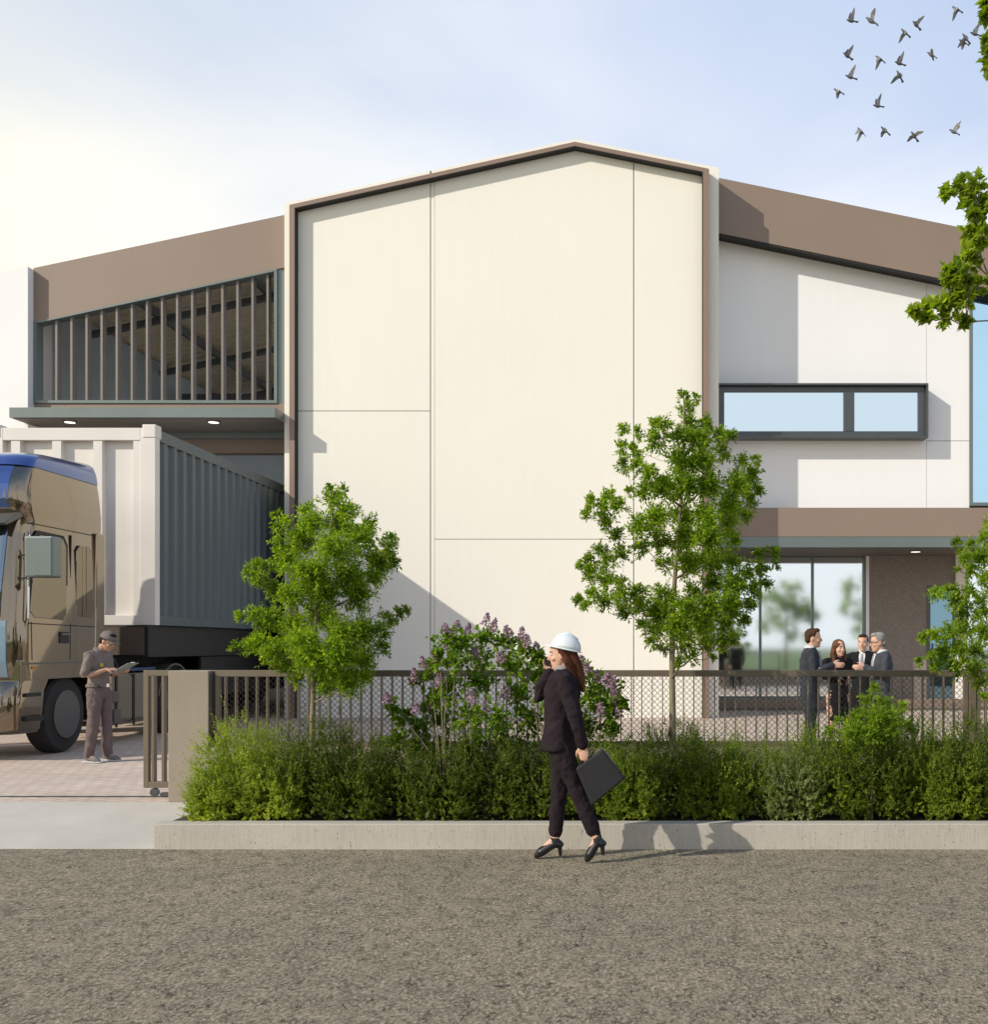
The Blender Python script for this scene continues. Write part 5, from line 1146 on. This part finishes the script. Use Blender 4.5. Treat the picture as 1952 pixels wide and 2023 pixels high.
# ---- lilac
def lilac():
    D = 9.3; rs = random.Random(4)
    r = empty('lilac_bush', (X(960,D),D,.17), 'flowering lilac bush with purple blossom rising behind the walking woman', 'bush')
    fl = [(880,1242),(903,1238),(925,1244),(960,1226),(976,1236),(1003,1248),(1030,1255),(1042,1268),(1062,1282),(862,1298),(886,1270),(1150,1305),(1160,1322),(1180,1340),(1197,1342),(1210,1350),(836,1310),(818,1335),(765,1380),(822,1400),(852,1385),(932,1380),(962,1402),(1186,1402),(1222,1402),(1215,1372),(905,1320),(938,1290),(990,1300),(1120,1290),(1000,1370),(1175,1370),(870,1345)]
    cl = [(890,1270,24),(925,1275,24),(960,1262,22),(1000,1275,24),(1035,1290,24),(1060,1310,20),(900,1310,30),(950,1310,30),(1005,1320,32),(1050,1340,25),(870,1300,14),(850,1325,16),(1150,1330,18),(1180,1350,20),(1205,1365,22),(1220,1390,18),(1160,1380,26),(1195,1400,25),(1130,1400,30),(900,1360,26),(960,1360,32),(1020,1380,32),(870,1380,20),(830,1345,14),(850,1400,18),(780,1395,14),(800,1420,20),(835,1440,22),(880,1425,25),(930,1420,30),(980,1430,32),(1040,1430,32),(790,1465,22),(830,1480,24),(880,1480,28),(940,1480,30),(1000,1480,30),(1100,1440,30),(1150,1440,28),(1200,1440,22),(1080,1380,30),(1100,1340,24)]
    st = MB(); P_,D_,N_,S_ = [],[],[],[]
    roots = [(X(q_,D+dy),D+dy,.15) for q_, dy in ((880,-.1),(905,.1),(930,-.02),(960,.08),(985,-.1),(1080,.05),(1110,-.05),(1130,.08))]
    tips = []
    for px, py, rp in cl:
        Dn = D+rs.uniform(-.25,.25); c = Vector((X(px,Dn),Dn,Z(py,Dn))); rt = Vector(min(roots, key=lambda q_: abs(q_[0]-c.x)+rs.random()*.3))
        md = rt.lerp(c,.55)+Vector((rs.uniform(-.04,.04)-(c.x-rt.x)*.18,rs.uniform(-.04,.04),.05)); st.tube([rt, rt.lerp(md,.5)+Vector((0,0,.03)), md, c], [.010,.008,.006,.003], 5)
        rm = rp*D/F; a = twigs(c, rm*1.1, int(8+(rm*100)*2.0), 7, .046, up=.5, outc=(X(980,D),D,c.z-.2))
        for L1, v in zip((P_,D_,N_,S_), a): L1.append(v)
    P_,D_,N_,S_ = map(np.concatenate,(P_,D_,N_,S_)); leaves('foliage', P_, D_, N_, S_, .72, LEAFL, r, 'o')
    fm, nt, b = nodes('lilac_petals'); g_ = nt.nodes.new('ShaderNodeNewGeometry'); nt.links.new(ramp(nt, g_.outputs['Random Per Island'], [(0,(.17,.085,.115)),(.5,(.34,.20,.27)),(1,(.50,.34,.43))]), b.inputs['Base Color']); b.inputs['Roughness'].default_value = .7
    for px, py in fl:
        Dn = D+rs.uniform(-.28,.05); c = np.array([X(px,Dn),Dn,Z(py,Dn)]); n = 190; t = rng.random(n)**.8; ax = unit(np.array([[rs.uniform(-.35,.35),rs.uniform(-.2,.2),1.0]]))[0]
        ln = .11*rs.uniform(.8,1.25); rr = .042*(1-t)**.6*rs.uniform(.85,1.15); v = unit(rng.normal(size=(n,3))); v -= ax*np.sum(v*ax,1,keepdims=True); v = unit(v)
        pos = c + ax*((t-.45)*ln)[:,None] + v*rr[:,None]; 
        leaves('blossom', pos, unit(rng.normal(size=(n,3))), v+rng.normal(size=(n,3))*.4, .013+.006*rng.random(n), .9, fm, r, 'd', fold=.1)
        st.tube([tuple(c-ax*.12+np.array([0,0,-.02])), tuple(c+ax*.04)], [.003,.002], 4)
    st.build('stems', BARK, r, smooth=True)
lilac()

# ================================================================ BIRDS
BM = mat('pigeon_grey', (.10,.10,.105), .8, var=.3, scale=14); BW = mat('pigeon_wing_pale', (.26,.25,.25), .8, var=.4, scale=22)
def bird(px, py, tilt, pose, label, sc=1.0, D=29, yaw=0):
    loc = Vector((X(px,D), D, Z(py,D))); r = empty('pigeon', loc, label, 'bird', 'flock of pigeons')
    M = Matrix.Translation(loc) @ Matrix.Rotation(yaw,4,'Z') @ Matrix.Rotation(math.radians(tilt),4,'Y') @ Matrix.Scale(sc,4)
    def P3(v): return M @ Vector(v)
    m = MB()       # head towards -x
    rs = []
    for x, rr, zz in ((-.175,.004,.0),(-.155,.010,.0),(-.145,.022,.004),(-.12,.028,.006),(-.095,.030,.002),(-.06,.045,-.006),(0,.054,-.010),(.06,.042,-.006),(.10,.026,.0),(.13,.020,.004)):
        rs.append([P3((x, rr*math.cos(a), zz+rr*.92*math.sin(a))) for a in [2*PI*k/10 for k in range(10)]])
    m.loft(rs)
    v = [(.10,-.022,.008),(.10,.022,.008),(.225,.050,.0),(.235,0,-.002),(.225,-.050,.0)]; m.add([P3(q) for q in v]+[P3((q[0],q[1],q[2]-.008)) for q in v], [(0,1,2,3,4),(9,8,7,6,5)]+[(i,5+i,5+(i+1)%5,(i+1)%5) for i in range(5)])
    m.build('body', BM, r, smooth=True)
    up = {'up':(70,80),'high':(80,62),'down':(-35,-62),'glide':(8,-4),'fold':(-25,-70),'spread':(35,20)}[pose]
    for s in (-1,1):
        a1 = math.radians(up[0]-(10 if s > 0 else 0)); a2 = math.radians(up[1])
        l1, l2 = .13, (.20 if pose != 'fold' else .10)
        p0 = Vector((0,s*.035,.022)); p1 = p0+Vector((-.01,s*math.cos(a1)*l1,math.sin(a1)*l1)); p2 = p1+Vector((.05,s*math.cos(a2)*l2,math.sin(a2)*l2))
        rows = [(p0,-.045,.065),(p1,-.045,.070),(p1.lerp(p2,.5),-.028,.055),(p2,-.008,.016)]
        vs = []
        for p, a_, b_2 in rows: vs += [P3(p+Vector((a_,0,0))), P3(p+Vector((b_2,0,0)))]
        nv = len(vs); off = M.to_3x3() @ Vector((0,.0,.006)); vs += [q+off for q in vs]
        fs = []
        for k in range(3):
            b0 = 2*k; fs += [(b0,b0+1,b0+3,b0+2),(nv+b0+2,nv+b0+3,nv+b0+1,nv+b0),(b0,b0+2,nv+b0+2,nv+b0),(b0+1,nv+b0+1,nv+b0+3,b0+3)]
        fs += [(0,nv,nv+1,1),(nv-2,nv-1,2*nv-1,2*nv-2)]
        MB().add(vs, fs).build('wing', BW if s < 0 else BM, r)
BL = [(1682,42,0,'up','leftmost pigeon of the top row, wings raised upright'),
(1721,42,40,'spread','largest-looking pigeon, wings spread wide and tilted, second from left in the top row'),
(1788,65,38,'down','small pigeon with drooping wings, left of the steeply tilted one in the top row'),
(1810,50,30,'high','steeply tilted pigeon with one wing raised, middle of the top row'),
(1890,19,35,'down','pigeon highest in the sky, its wings hanging down'),
(1908,76,45,'down','upper of the two overlapping pigeons at the far right'),
(1903,84,38,'fold','lower of the two overlapping pigeons at the far right'),
(1926,68,12,'high','rightmost pigeon of the flock, wings up, beside the overlapping pair'),
(1674,111,18,'up','leftmost pigeon of the second row, short raised wing'),
(1738,117,40,'down','pigeon in the second row with wings hanging, directly above the gap between two others'),
(1777,126,8,'up','pigeon with raised wings directly above the one with wings down'),
(1840,109,38,'glide','lone gliding pigeon tilted down to the left, right of the middle rows'),
(1680,153,14,'up','pigeon with raised wings in the third row at the left'),
(1777,150,50,'down','pigeon with wings down, right one of the third row'),
(1656,181,32,'fold','pigeon furthest to the left of the whole flock, wings folded'),
(1734,210,0,'high','single level pigeon between the upper rows and the lowest row, wings high'),
(1701,260,50,'down','leftmost pigeon of the lowest row, wing hanging down'),
(1748,258,38,'fold','second pigeon of the lowest row, wings folded'),
(1806,269,40,'glide','lowest pigeon of all, slim and gliding'),
(1884,261,32,'high','rightmost pigeon of the lowest row, one wing raised')]
for i, (px, py, tl, ps_, lb) in enumerate(BL): bird(px, py, tl, ps_, lb, sc=.88 if i != 1 else 1.12, yaw=[.3,-.35,.15,.5,-.2][i%5], D=28.5+(i%4)*.4)

def far_tree(i, x, h, w, label):
    D = 22.0; rs = random.Random(50+i); px = x*F/D+PX; cl = []
    for k in range(34):
        a = rs.uniform(0,2*PI); u = rs.random()**.6; zz = h*.62+math.sin(a)*u*h*.34; xx = x+math.cos(a)*u*w
        cl.append((xx*F/D+PX, PY-(zz-EYE)*F/D, rs.uniform(28,48)))
    tp = [(px+rs.uniform(-4,4), PY-(h*t-EYE)*F/D) for t in (.3,.5,.7,.9)]
    t = tree(label, D, [px]+tp, cl, [], mtl=LEAFT, seed=60+i, tr=.11, lsz=.16, dens=.035, deep=.9, name='tree', gz0=.02, grp='trees on the verge across the road')
    t.location.y = -23-i*1.5
far_tree(0, 9.5, 6.4, 2.0, 'round tree on the grass verge behind the viewer, reflected in the lobby glass')
far_tree(1, 16.0, 7.2, 2.3, 'taller tree on the verge behind the viewer, further right in the reflection')
far_tree(2, 3.2, 5.0, 1.6, 'small tree on the verge behind the viewer, reflected beside the tower corner')
